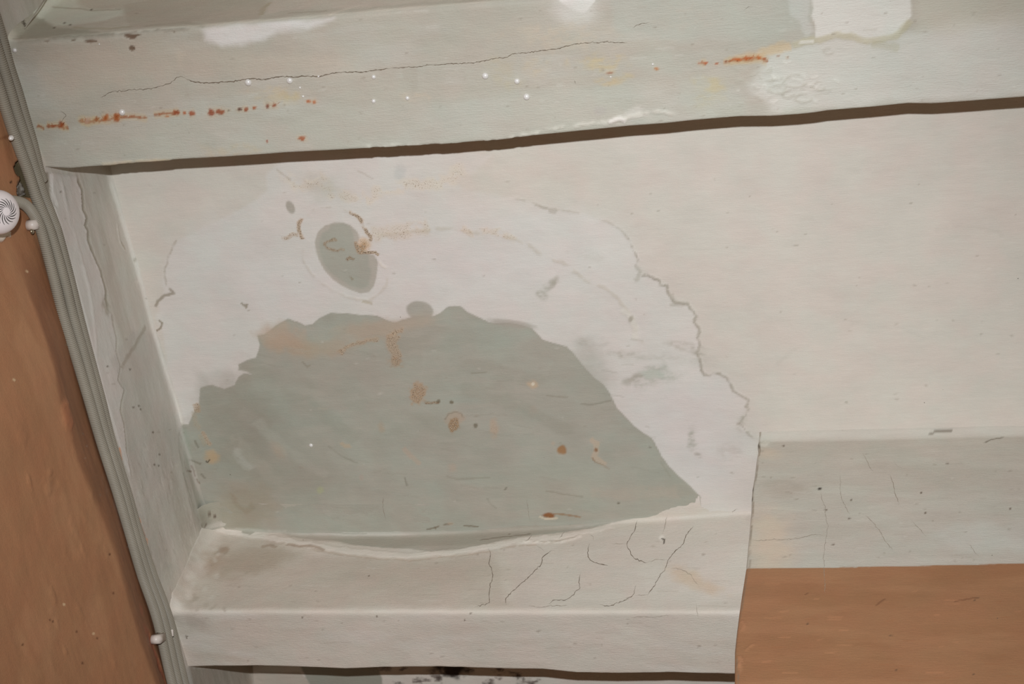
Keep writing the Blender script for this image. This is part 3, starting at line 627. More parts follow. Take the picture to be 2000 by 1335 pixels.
# damp drip shapes
pl(Sa, cc(2.857, 700, 0, [(245, 385), (330, 380), (330, 470), (325, 510), (300, 520), (290, 470), (250, 440)]), (168, 160, 147), .65, 2, 1.5, .008, 341)
pl(Sa, cc(2.857, 700, 0, [(365, 385), (500, 378), (480, 480), (400, 500), (365, 470)]), (172, 165, 152), .5, 4, 3, .01, 342)
pl(Sa, cc(2.857, 700, 0, [(120, 395), (210, 385), (195, 450), (130, 450)]), (172, 165, 152), .45, 4, 3, .01, 343)
bl(Sa, (1172, 218), 12, 9, (170, 164, 156), .6, .3, 0, .2, .01, 344)
pl(Sa, cc(2.857, 700, 0, [(1480, 650), (1560, 590), (1600, 600), (1580, 640), (1640, 660), (1500, 680)]), (206, 199, 190), .4, 4, 4, .01, 345)
# crumbly white ridges near the lower edge
ln(Sa, cc(2.857, 700, 0, [(0, 812), (200, 805), (540, 795), (720, 785), (900, 755), (1050, 725), (1230, 700), (1400, 690), (1560, 655), (1680, 635), (1800, 660)]), (204, 198, 186), 4, .55, 4, 4, .008, 346, .4, h=.0010)
ln(Sa, cc(2.857, 700, 0, [(1400, 695), (1430, 680), (1460, 672), (1500, 690)]), (216, 210, 202), 6, .8, 3, 2, .008, 347, h=.0012)
ln(Sa, cc(2.857, 0, 0, [(560, 905), (700, 890), (860, 885), (960, 888)]), (200, 186, 160), 4, .6, 4, 3, .008, 348, .3, h=.0008)
# blister rings at the right
for c, R_ in (((1552, 158), 22), ((1520, 175), 16), ((1500, 150), 14), ((1600, 168), 14), ((1570, 195), 16), ((1618, 100), 10), ((1540, 185), 12), ((1490, 190), 12)):
    pts = [(c[0] + R_ * math.cos(t) * (1 + .2 * math.sin(3 * t + c[0])), c[1] + R_ * .6 * math.sin(t)) for t in np.linspace(0, 5.2, 14)]
    ln(Sa, pts, (170, 164, 150), 1.4, .45, 2.4, 3, .006, 350, .35, h=.0007)
for k in range(26):
    x = rs.uniform(1430, 1640); y = rs.uniform(120, 212)
    ln(Sa, [(x, y), (x + rs.uniform(-10, 14), y + rs.uniform(-7, 7)), (x + rs.uniform(0, 20), y + rs.uniform(-7, 7))], (208, 204, 194) if k % 2 else (172, 168, 154), 1.6, .45, 2, 2, .006, 360 + k % 7, h=.0005)
# rust
rust = [[(72, 246), (80, 248), (86, 252)], [(90, 243), (100, 246), (112, 245), (121, 248), (134, 250)], [(118, 240), (122, 244), (124, 254)], [(155, 240), (160, 232), (166, 239), (180, 236), (195, 233)],
        [(155, 236), (170, 240), (186, 236), (210, 235), (225, 231), (250, 228), (266, 228), (290, 231)], [(300, 224), (318, 222), (345, 220), (350, 216)], [(186, 236), (190, 228)], [(208, 235), (206, 224)], [(228, 232), (226, 222)],
        [(1368, 122), (1380, 124)], [(1412, 122), (1430, 119), (1450, 118), (1475, 116), (1495, 116)], [(1422, 120), (1440, 116), (1460, 114), (1484, 112)], [(1490, 118), (1500, 121)]]
for i, p_ in enumerate(rust):
    ln(Sa, p_, (186, 164, 126), 8, .4, 6, 2.5, .006, 370 + i)
    ln(Sa, p_, (142, 80, 42), 2.2, .8, 2, 2.4, .004, 371 + i, .12)
for c, rx, ry, col in (((120, 243), 6, 6, (160, 72, 20)), ((207, 230), 5, 7, (190, 110, 40)), ((228, 229), 6, 7, (176, 96, 30)), ((170, 236), 8, 5, (204, 176, 140)), ((345, 219), 5, 5, (158, 70, 22)), ((375, 222), 5, 5, (170, 84, 34)),
                       ((413, 220), 6, 6, (156, 72, 30)), ((430, 218), 7, 5, (160, 80, 30)), ((447, 215), 3, 2, (70, 62, 50)), ((469, 213.5), 5, 3.4, (96, 44, 22)), ((480, 213), 4, 4, (160, 84, 40)), ((496, 210), 4, 3, (176, 96, 48)),
                       ((522, 206.5), 4.5, 4.5, (130, 60, 30)), ((536, 205), 6, 4.5, (158, 78, 34)), ((604, 198), 5, 3, (190, 116, 62)), ((613, 199), 4, 4, (196, 130, 78)), ((589, 267), 6, 4, (180, 104, 54)), ((521, 273), 2.4, 2.4, (160, 50, 30)),
                       ((360, 220), 3, 3, (186, 110, 60)), ((327, 226), 4, 2, (196, 130, 70)), ((1191, 142), 6, 2.6, (166, 86, 34)), ((1366, 123), 3, 2.6, (176, 84, 30)), ((1378, 123), 3.4, 2, (190, 100, 40)), ((1418, 119.5), 3, 3, (130, 60, 20)),
                       ((1440, 116), 8, 4, (196, 104, 30)), ((1462, 114), 8, 4, (190, 96, 26)), ((1482, 112), 6, 4, (196, 110, 36)), ((1493, 115), 4, 3, (176, 90, 30)), ((1282, 134), 4, 2, (196, 140, 80)), ((1400, 125), 3, 2, (176, 96, 50)),
                       ((1520, 110), 2, 2, (140, 70, 30)), ((1538, 112), 2.4, 2, (130, 66, 30)), ((95, 247), 4, 3, (150, 66, 20)), ((105, 246), 5, 2.6, (158, 72, 20))):
    bl(Sa, c, rx * 1.6, ry * 1.7, (190, 164, 130), .3, .6, 0, .5, .005, 380 + int(c[0]) % 13)
    bl(Sa, c, rx, ry, (col[0] * .86, col[1] * .80, col[2] * .86), .85, .35, 0, .8, .004, 381 + int(c[0]) % 13, h=.0003)
# chips of missing plaster
for p_ in (cc(4, 220, 0, [(85, 262), (130, 262), (175, 268), (230, 262), (195, 280), (170, 300), (145, 308), (100, 292), (84, 280)]), cc(4, 220, 0, [(125, 368), (145, 356), (172, 362), (176, 385), (150, 400), (130, 392)]),
           cc(4, 220, 0, [(458, 242), (475, 238), (492, 244), (478, 252)]), cc(8.333, 0, 0, [(1340, 680), (1400, 655), (1480, 645), (1560, 655), (1600, 690), (1540, 690), (1480, 700), (1410, 690)]),
           cc(8.333, 0, 0, [(700, 655), (790, 655), (770, 690), (720, 675)]), cc(8.333, 0, 0, [(1150, 655), (1230, 620), (1220, 655), (1180, 665)])):
    pl(Sa, p_, (108, 88, 72), .95, 1.2, .8, .004, 391, h=-.0012)
# near side of the beam: damp greys with a pale smear
pl(Sa, [(-40, -40), (1100, -40), (1050, 0), (560, 38), (250, 60), (16, 77)], (168, 161, 148), .75, 4, 3, .02, 401)
pl(Sa, cc(8.333, 0, 0, [(450, -80), (420, 280), (600, 300), (850, 420), (1200, 420), (1700, 330), (1990, 250), (2050, 140), (1700, 150), (1350, 120), (1250, -20)]), (184, 184, 172), .85, 10, 8, .02, 402)
pl(Sa, cc(8.333, 0, 0, [(250, 560), (450, 300), (700, 300), (900, 450), (1600, 520), (1900, 560), (2000, 560), (1200, 640), (300, 680)]), (140, 136, 122), .7, 6, 6, .02, 403)
for p_, c_, w_ in (([(280, 52), (320, 48), (360, 44), (385, 48), (400, 52)], (140, 132, 118), 5), ([(140, 54), (170, 57), (210, 56), (260, 52)], (150, 142, 122), 4), ([(510, 30), (515, 15), (530, 5)], (150, 138, 114), 6),
                   ([(100, 14), (150, 16), (180, 20), (240, 18)], (146, 138, 122), 3), ([(640, 28), (690, 14), (720, 10)], (186, 176, 162), 4), ([(560, 26), (600, 24), (640, 22)], (150, 140, 126), 2)):
    ln(Sa, p_, c_, w_, .6, 4, 3, .01, 404)
pl(Sa, [(520, 28), (560, 20), (700, 16), (900, 0), (1000, -20), (540, -20)], (182, 172, 160), .6, 5, 4, .02, 405)
pl(Sa, [(390, -20), (500, -20), (520, 5), (505, 36), (400, 50), (250, 54), (240, 10)], (160, 151, 137), .6, 5, 4, .02, 406)
for c in ((126, 45), (137, 49), (106, 55), (178, 18)): bl(Sa, c, 2.4, 1.8, (80, 68, 54), .85, .4, -30, .3, .005, 407)
bl(Sa, (49, 53), 3, 3, (60, 52, 42), .95, .3, 0, .3, .005, 408, h=-.001)
ln(Sa, [(16, 79), (60, 76), (130, 72), (220, 66), (300, 60), (380, 55)], (140, 130, 116), 2, .5, 2, 3, .006, 409, .3, h=.0010)
bl(Sa, (60, 100), 60, 24, (160, 150, 134), .5, .7, 0, .5, .02, 410)
for k in range(60):
    x = rs.uniform(60, 1700); y = rs.uniform(60, 300) - .06 * x
    ln(Sa, [(x, y), (x + rs.uniform(8, 40), y - rs.uniform(0, 4))], (192, 188, 178) if rs.rand() < .5 else (164, 158, 145), 1.4, .3, 2, 2, .01, 411 + k % 11)

m_ = sstep(A_Y0 + .001, A_Y0 - .004, Sa.V); Sa.col = np.clip(Sa.col * (1 + .42 * m_)[:, None], 0, .86)  # near side colour lifted to make up for weak flash there
# ================================================================= LOWER BEAM (trim_2)
Sb.mottle((186, 174, 161), .5, .2, .03, .46, .66, 501)
Sb.mottle((202, 194, 185), .4, .1, .02, .5, .7, 502)
# side face: warm grey cast at the left, paler at the right
pl(Sb, [(440, 1060), (600, 1085), (760, 1100), (960, 1090), (1000, 1185), (600, 1188), (380, 1188), (350, 1140), (380, 1085)], (181, 169, 156), .75, 14, 10, .03, 503)
pl(Sb, [(1000, 1085), (1200, 1060), (1470, 1020), (1470, 1190), (1010, 1186)], (190, 182, 172), .6, 14, 8, .03, 504)
bl(Sb, (480, 1100), 90, 26, (158, 140, 122), .6, .6, -12, .5, .02, 505)
bl(Sb, (400, 1110), 40, 14, (160, 142, 124), .6, .6, -30, .5, .015, 506)
bl(Sb, (1355, 1140), 45, 12, (190, 168, 142), .6, .7, 20, .6, .015, 507)
bl(Sb, (365, 1160), 20, 30, (164, 150, 136), .6, .6, 0, .6, .015, 508)
bl(Sb, (380, 1215), 26, 12, (160, 146, 134), .5, .7, 0, .6, .015, 509)
bl(Sb, (430, 1285), 60, 8, (176, 158, 142), .4, .7, 8, .6, .015, 510)
bl(Sb, (790, 1120), 160, 30, (172, 160, 146), .4, .7, 0, .5, .03, 511)
ln(Sb, [(1420, 1000), (1300, 1016), (1460, 1018)], (200, 193, 184), 18, .4, 12, 4, .02, 512)
# white torn rim under the damp
rim = [(432, 1047), (470, 1052), (520, 1056), (560, 1060), (600, 1066), (640, 1072), (680, 1078), (740, 1084), (800, 1086), (850, 1081), (900, 1079), (960, 1072), (1010, 1064), (1060, 1062), (1110, 1058), (1160, 1052), (1220, 1044)]
ln(Sb, rim, (208, 199, 188), 12, .8, 5, 6, .01, 513, h=.0009)
ln(Sb, [(x, y + 9) for x, y in rim[4:15]], (176, 160, 144), 2.5, .6, 3, 4, .008, 514, .3, h=-.0004)
ln(Sb, [(560, 1067), (585, 1071), (605, 1070), (624, 1073), (635, 1078)], (150, 130, 112), 4, .7, 4, 3, .008, 515)
ln(Sb, [(510, 1075), (530, 1070), (542, 1074)], (152, 132, 114), 4, .6, 4, 3, .008, 516)
ln(Sb, [(1020, 1066), (1060, 1070), (1110, 1068), (1140, 1060)], (222, 212, 200), 3, .5, 3, 5, .006, 517, h=.0012)
pl(Sb, [(505, 1047), (600, 1050), (750, 1049), (900, 1044), (1100, 1032), (1150, 1040), (1020, 1056), (880, 1078), (760, 1070), (690, 1066), (590, 1056)], (158, 148, 134), .6, 4, 4, .02, 518)
ln([Sc, Sb], [(450, 1034), (560, 1040), (700, 1042), (850, 1040), (1000, 1030), (1200, 1016), (1340, 1006)], (164, 163, 152), 6, .5, 6, 2, .02, 519)
pl(Sb, [(474, 1044), (490, 1042), (502, 1048), (490, 1054), (476, 1052)], (150, 146, 132), .8, 1.5, 1, .01, 520)
ln(Sb, [(620, 1043), (680, 1045), (720, 1044)], (124, 124, 110), 1.2, .5, 1.6, 1, .01, 521)
for p_ in ([(936, 1060), (975, 1056), (1040, 1052)], [(534, 1038), (541, 1036)], [(993, 1051), (998, 1051)]): ln(Sb, p_, (100, 88, 72), 1.4, .7, 1.6, 1, .006, 522)
bl(Sb, (440, 1083), 10, 5, (140, 118, 98), .6, .6, 0, .6, .01, 524)
for k in range(60):
    x = rs.uniform(380, 1420); y = rs.uniform(1095, 1295)
    ln(Sb, [(x, y), (x + rs.uniform(10, 60), y + rs.uniform(-1, 2))], (198, 190, 181) if rs.rand() < .5 else (164, 152, 138), 1.3, .32, 1.8, 1.5, .01, 530 + k % 11)
for c in ((591, 1205), (736, 1203), (721, 1125), (908, 1210), (919, 1197)): bl(Sb, c, 1.8, 1.6, (96, 78, 64), .85, .4, 0, .2, .005, 541)
for p_ in ([(357, 1243), (363, 1243), (368, 1242)], [(362, 1239), (363, 1243), (366, 1247)]): ln(Sb, p_, (110, 98, 84), 1.2, .8, 1, .5, .005, 542)
bl(Sb, (1295, 1073), 5, 4, (214, 206, 196), .8, .5, 0, .3, .01, 543); ln(Sb, [(1294, 1074), (1300, 1077), (1299, 1083)], (60, 50, 40), 2.6, .95, 1, .4, .004, 544)

# ================================================================= LEFT WALL
TC = (162, 115, 82); SLOPE = .022
line_px = [(-40, -60), (12, 76), (78, 330), (122, 500), (172, 690), (190, 770), (212, 838), (224, 862), (236, 890), (243, 930), (262, 985), (276, 1022), (288, 1060), (293, 1085), (300, 1110), (311, 1150), (322, 1190), (346, 1310), (360, 1360), (376, 1420)]
terra = line_px + [(400, 1700), (-1500, 1700), (-1500, -60)]
# terracotta area as a function of the traced line
q = Sl.P(line_px); o_ = np.argsort(q[:, 0]); zl = np.interp(Sl.U, q[o_, 0], q[o_, 1])
zl = zl + .0012 * 2 * (fbm(Sl.U / .01, Sl.V / .01, 3, 601) - .5)
below = 1 - sstep(-.0008, .0008, Sl.V - zl)
white = 1 - below
n_ = np.arange(len(Sl.U))
Sl.mottle((170, 162, 150), .55, .25, .03, .45, .66, 602, white)
Sl.mottle((190, 184, 176), .5, .2, .02, .5, .7, 603, white)
Sl.mix(n_, below, TC)
Sl.mottle((156, 110, 78), .6, .2, .06, .45, .66, 604, below)
Sl.mottle((174, 128, 94), .4, .1, .05, .52, .72, 605, below)
Sl.h += -.0010 * white * sstep(0, .01, Sl.V - zl)
# the terracotta plaster is thicker below the conduits and slopes back to them
_a = np.array([(44, 430), (62, 500), (90, 600), (112, 700), (124, 775), (160, 900), (200, 992), (226, 1060), (252, 1150), (275, 1230), (300, 1300), (320, 1360)], float)
sq = on(0, XL + SLOPE * .9, _a[:, 0], _a[:, 1])[:, 1:]
sz_ = np.interp(Sl.U, sq[:, 0], sq[:, 1]); q2 = Sl.P([(85, 480), (115, 560), (143, 690), (167, 780), (190, 860), (222, 960), (247, 1050), (288, 1190), (310, 1270), (330, 1340)]); tz_ = np.interp(Sl.U, q2[:, 0], q2[:, 1])
_t = np.clip((Sl.V - (sz_ - .003)) / (tz_ + .004 - sz_ + .003), -0.3, 1); _r = np.where(_t < .15, np.clip(_t + .15, 0, .3) ** 2 / .6, _t) 
Sl.h += SLOPE * (1 - _r) * sstep(.88, 1.12, Sl.U) * below.clip(0, 1)
# strip under the conduits painted a darker brown
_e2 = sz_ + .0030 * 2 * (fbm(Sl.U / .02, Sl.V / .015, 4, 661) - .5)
dark_strip = sstep(-.020, -.006, Sl.V - _e2) * below * sstep(.90, 1.02, Sl.U)
Sl.mix(n_, dark_strip * .80, (130, 88, 61)); Sl.mottle((108, 70, 47), .35, .10, .012, .45, .66, 662, dark_strip)
for k in range(46):
    x = rs.uniform(0, 250); y = rs.uniform(480, 1330)
    if (x - 60) > (y - 480) * .28: continue
    bl(Sl, (x, y), rs.uniform(3, 9), rs.uniform(6, 20), None, 0, .7, -16, .8, .01, 606 + k % 9, h=rs.uniform(-.0008, .0014))
bl(Sl, (106, 815), 10, 26, (172, 108, 76), .4, .6, -10, .6, .01, 615, h=.0022); bl(Sl, (104, 788), 5, 6, None, 0, .5, 0, .3, .01, 616, h=.0018)
for c in ((97, 1180), (154, 1237), (46, 530), (3, 742)): bl(Sl, c, 2.4, 2.4, (206, 176, 140), .9, .4, 0, .2, .004, 617)
for c in ((68, 1210), (74, 1213), (121, 1233), (14, 1258), (187, 1082), (193, 1158), (161, 1246), (133, 1294)): bl(Sl, c, 2, 2.4, (88, 52, 32), .8, .4, 0, .2, .004, 618)
# old chipped paint around conduits at the bottom
ln(Sl, [(275, 1235), (285, 1260), (298, 1290), (310, 1320), (318, 1350)], (150, 84, 62), 10, .6, 4, 4, .008, 619, h=-.0014)
bl(Sl, (298, 1300), 5, 16, (96, 56, 34), .7, .6, -16, .6, .008, 620, h=-.002)
for c in ((262, 1190), (270, 1230), (280, 1255)): bl(Sl, c, 6, 12, (156, 92, 68), .5, .5, -16, .6, .008, 621)
for p_ in ([(233, 872), (240, 900)], [(250, 972), (256, 985), (262, 1005)], [(275, 1020), (272, 1012)], [(286, 1050), (288, 1063)]): ln(Sl, p_, (206, 140, 96), 4, .7, 2, 2, .005, 622)
# drips and light patch near the sounder
bl(Sl, (14, 318), 22, 30, (172, 116, 84), .4, .6, 0, .6, .01, 623); bl(Sl, (10, 268), 20, 3, (120, 72, 46), .5, .6, -18, .5, .01, 624)
bl(Sl, (22, 355.5), 2.6, 2.6, (60, 36, 22), .95, .3, 0, .2, .004, 625, h=-.001)
# broken hole behind the conduits
hole = cc(13.35, 20, 280, [(230, 460), (160, 540), (108, 640), (130, 710), (190, 820), (300, 870), (270, 960), (262, 1050), (212, 1130), (190, 1250), (186, 1335)]) + cc(13.35, 30, 370, [(66, 180), (280, 235), (340, 262), (430, 200)]) + [(75, 395), (80, 375), (60, 330), (40, 300)]
pl(Sl, hole, (96, 84, 62), 1, .8, .8, .004, 626, h=-.011)
pl(Sl, cc(13.35, 20, 280, [(380, 980), (330, 1040), (250, 1100), (215, 1200), (215, 1330), (520, 1330), (480, 1200), (420, 1050)]), (132, 122, 112), .9, 1.2, 1.6, .004, 627, h=.006)
bl(Sl, (36, 322), 4, 4, (150, 146, 130), .8, .4, 0, .6, .004, 628, h=.003)
for k in range(14):
    bl(Sl, (rs.uniform(36, 58), rs.uniform(356, 384)), rs.uniform(1.5, 4), rs.uniform(1.5, 4), (86, 74, 66) if k % 2 else (164, 158, 150), .8, .5, 0, .6, .003, 629 + k % 5, h=rs.uniform(-.002, .002))
pl(Sl, [(80, 336), (101, 337), (102, 372), (113, 402), (104, 402), (90, 370)], (132, 123, 109), .85, 1.5, 1.2, .005, 6391, h=-.0022)
# plaster crumbs beneath the sounder
pl(Sl, [(-30, 452), (12, 450), (18, 452), (18, 462), (9, 462), (5, 470), (-5, 474), (-30, 476)], (206, 194, 180), .95, 1.2, 1, .004, 640, h=.003)
# peeling layer: plaster edge traced down the white band
edge = cc(3.61, 100, 330, [(185, 50), (180, 90), (208, 150), (213, 210), (218, 290), (243, 345), (230, 400), (250, 435), (250, 500), (275, 580), (305, 650), (335, 720), (350, 780), (372, 860), (375, 920), (395, 985)]) 
edge2 = cc(4.45, 130, 600, [(395, 60), (400, 150), (430, 270), (425, 390), (465, 510), (445, 600), (440, 640), (500, 720), (470, 820), (465, 900), (495, 1010), (505, 1100), (520, 1270)]) + [(252, 905), (258, 930)]
full = edge + edge2
ln(Sl, [(x + 5, y) for x, y in edge], (138, 129, 114), 6, .8, 3, 1.5, .006, 650, h=-.0012)  # recess shade and edge highlight painted along the peel, over the relief
ln(Sl, [(x + 3, y) for x, y in edge2], (152, 144, 130), 3, .6, 3, 1.5, .006, 651, h=-.0008)
ln(Sl, edge, (216, 211, 204), 2.2, .9, 1.2, 1, .006, 652, h=.0012)
ln(Sl, edge2, (206, 200, 192), 2.0, .7, 1.4, 1, .006, 653, h=.0008)
pl(Sl, [(98, 338)] + full + [(240, 890), (205, 770), (150, 560), (105, 400)], (196, 189, 183), .75, 2, 1.5, .01, 654, h=.0016)
bl(Sl, (208, 600), 7, 22, (150, 140, 124), .6, .5, -14, .6, .008, 655, h=-.0006)
ln(Sl, [(118, 345), (130, 400), (148, 470), (172, 560), (184, 640), (190, 700)], (202, 196, 190), 5, .6, 5, 3, .01, 656, h=.0006)
ln(Sl, [(125, 360), (138, 440), (158, 520)], (172, 166, 158), 5, .4, 4, 3, .01, 657)
# folds and smudges of the band right of the edge
pl(Sl, [(215, 700), (260, 645), (300, 650), (355, 830), (350, 900), (300, 960), (250, 900), (240, 760)], (172, 166, 158), .5, 6, 5, .02, 658)
ln(Sl, [(287, 635), (268, 670), (245, 705), (238, 720)], (140, 128, 112), 5, .5, 5, 4, .01, 659)
ln(Sl, cc(3.61, 100, 330, [(470, 380), (480, 450), (490, 510), (530, 580)]), (200, 194, 184), 2.4, .7, 2, 1.5, .008, 660, h=.0010)
ln(Sl, cc(3.61, 100, 330, [(500, 510), (520, 545), (530, 570)]), (148, 138, 122), 3.4, .6, 2, 1.5, .008, 661, h=-.0010)
bl([Sl, Sc], (262, 507), 4, 4, (150, 142, 126), .6, .5, 0, .5, .006, 662)
for k in range(90):
    y = rs.uniform(860, 1150); x = rs.uniform(0, 1) * 120 + 240 + (y - 860) * .22
    ln(Sl, [(x, y), (x + rs.uniform(2, 7), y + rs.uniform(8, 26))], (150, 142, 130) if rs.rand() < .5 else (196, 190, 182), 1.8, .4, 2.2, 2, .008, 663 + k % 13, h=rs.uniform(-.0006, .0006))
bl(Sl, (290, 950), 60, 60, (176, 168, 160), .4, .7, 0, .5, .02, 680); bl(Sl, (310, 1080), 22, 60, (172, 165, 156), .5, .7, -20, .5, .02, 681)
for c in ((302, 907), (311, 909), (256, 721), (272, 792), (275, 799), (262, 795), (300, 844), (312, 887), (118, 375), (209, 715)): bl(Sl, c, 2, 2, (96, 84, 70), .8, .4, 0, .4, .004, 682)
# the damp band on the wall beyond the lower beam
pl(Sl, [(372, 1304), (500, 1304), (500, 1400), (390, 1400)], (158, 148, 134), .8, 4, 3, .01, 683)

# ================================================================= BACK WALL
pq = on(1, YW, np.array([1457, 1600, 1720, 1800, 1880, 2000]), np.array([1110.5, 1109, 1106.5, 1105, 1103, 1100.5]))
zb = np.interp(Sw.U, pq[:, 0], pq[:, 2]) + .0006 * 2 * (fbm(Sw.U / .006, Sw.V / .01, 3, 701) - .5)
bel = 1 - sstep(-.0006, .0006, Sw.V - zb)
Sw.mottle((170, 162, 150), .4, .2, .05, .46, .66, 702); Sw.mottle((186, 181, 170), .4, .12, .02, .5, .7, 703)
bl(Sw, (1500, 1060), 40, 70, (200, 180, 158), .6, .7, 0, .5, .02, 704)
bl(Sw, (1500, 885), 24, 12, (196, 176, 156), .5, .7, 0, .6, .02, 705)
bl(Sw, (1530, 955), 40, 14, (160, 152, 138), .35, .6, 0, .8, .015, 706)
bl(Sw, (1930, 1050), 90, 30, (190, 188, 180), .5, .7, 0, .6, .02, 707)
ln(Sw, [(1484, 866), (1495, 867), (1500, 862)], (196, 190, 178), 8, .6, 4, 2, .006, 708, h=.0012)
Sw.mix(np.arange(len(Sw.U)), bel, (148, 106, 75)); 
Sw.mottle((140, 98, 67), .5, .12, .05, .45, .66, 709, bel); Sw.mottle((158, 114, 82), .4, .16, .02, .5, .7, 710, bel)
Sw.h += .0003 * bel
for p_ in ([(1448, 1212), (1454, 1222), (1450, 1232)], [(1455, 1270), (1466, 1262), (1475, 1256)], [(1440, 1300), (1448, 1290), (1442, 1280)]): ln(Sw, p_, (164, 116, 84), 3, .5, 2, 2, .006, 711, h=.0010)
bl(Sw, (1443, 1300), 4, 14, (164, 118, 86), .6, .5, 0, .4, .006, 712)
for c in ((1600, 954), (1662, 976), (1659, 1012), (1613, 995), (1627, 1063), (1807, 1001), (1799, 962), (1974, 993), (1530, 870), (1740, 1241), (1750, 1308), (1578, 1218), (1902, 1316), (1904, 1172), (1909, 1168), (1850, 905)):
    bl(Sw, c, 2.2, 1.8, (84, 66, 50), .85, .4, 0, .2, .004, 713)
bl(Sw, (1601, 954), 4, 2.4, (50, 42, 34), .9, .4, 0, .3, .004, 714)
for k in range(46):
    x = rs.uniform(1500, 1990); y = rs.uniform(870, 1095)
    ln(Sw, [(x, y), (x + rs.uniform(10, 40), y - rs.uniform(0, 1.5))], (190, 184, 174) if rs.rand() < .5 else (160, 152, 140), 1.2, .3, 1.8, 1.2, .01, 715 + k % 11)
for k in range(40):
    x = rs.uniform(1480, 1990); y = rs.uniform(1130, 1330)
    ln(Sw, [(x, y), (x + rs.uniform(10, 40), y - rs.uniform(0, 1.5))], (182, 128, 92) if rs.rand() < .4 else (146, 96, 64), 1.2, .35, 1.8, 1.2, .01, 730 + k % 11)
for p_ in ([(1863, 1175), (1900, 1168), (1908, 1166)], [(1710, 1182), (1725, 1172), (1730, 1168)], [(1573, 1162), (1577, 1158)]): ln(Sw, p_, (98, 62, 42), 1.4, .6, 1.6, 1, .006, 745)
ln(Sc, [(1480, 853), (1560, 852), (1650, 849), (1760, 848), (1900, 842), (2000, 838)], (204, 198, 188), 8, .5, 6, 2, .02, 750)
for p_ in ([(1500, 853), (1507, 852)], [(1574, 843), (1590, 846), (1605, 845), (1618, 848)], [(1628, 846), (1640, 847), (1650, 850)], [(1670, 846), (1672, 843)], [(1812, 851), (1830, 850), (1862, 849)], [(1922, 865), (1935, 858), (1960, 854)]):
    ln([Sc, Sw], p_, (104, 94, 80), 1.8, .8, 1.2, 1, .005, 751, h=-.0003)
ln([Sc], [(1945, 838), (1960, 836), (1980, 834), (2000, 835)], (130, 120, 104), 1.4, .7, 1.4, 1.2, .005, 752)
# soiled line down the corner
ln(Sw, [(p[0] + 2.0, p[1]) for p in W_edge], (120, 104, 86), 1.4, .7, 1.5, .8, .006, 753, .35)
for c in ((1481, 870), (1469, 955), (1468, 973)): bl(Sw, c, 3, 5, (70, 58, 46), .8, .5, 0, .3, .004, 754)

for S, rad in ((Sb, .032), (Sa, .012)):
    d_ = np.clip(S.U - XL, 0, rad); y0_ = B_Y0 if S is Sb else A_Y0; S.h += (rad - np.sqrt(np.clip(rad ** 2 - (rad - d_) ** 2, 0, None))) * .8 * sstep(y0_ + .02, y0_ - .02, S.V)
for c_, rx_, ry_ in (((372, 1085), 30, 46), ((345, 1140), 26, 40), ((400, 1062), 26, 20)): bl([Sl, Sb], c_, rx_, ry_, (196, 188, 177), .6, .7, 30, .7, .012, 800)
bl(Sb, (372, 1110), 40, 30, (184, 176, 165), .5, .7, -40, .7, .012, 801)
for k in range(26):
    x = rs.uniform(335, 440); y = rs.uniform(1050, 1200)
    bl(Sb, (x, y), rs.uniform(3, 9), rs.uniform(2, 5), (194, 186, 175) if k % 2 else (160, 148, 134), .4, .6, -35, .7, .008, 802 + k % 7, h=rs.uniform(-.0007, .0009))
# tiny specks and dents all over the plaster
rs3 = np.random.RandomState(99)
for S, x0, x1, y0, y1, n_sp, dk in ((Sc, 420, 1990, 350, 1000, 150, (150, 142, 128)), (Sa, 60, 1980, 20, 320, 170, (140, 130, 116)), (Sb, 380, 1430, 1060, 1300, 80, (146, 134, 120)), (Sl, 110, 400, 350, 1100, 60, (128, 118, 104)), (Sw, 1480, 1990, 870, 1095, 45, (140, 130, 116))):
    for k in range(n_sp):
        x = rs3.uniform(x0, x1); y = rs3.uniform(y0, y1); dkk = rs3.rand() < .65
        S.blob((x, y), rs3.uniform(1.2, 4.5), rs3.uniform(.9, 1.8), dk if dkk else (206, 200, 190), rs3.uniform(.25, .6) * (1 if dkk else .4), .5, rs3.uniform(-15, 10), .5, .006, 900 + k % 19, h=rs3.uniform(-.0006, .0005))
# ---------------------------------------------------------------- build the shell
for S, M in ((Sc, M_ceil), (Sa, M_beam), (Sb, M_beam), (Sl, M_left), (Sw, M_back)): S.build(M)

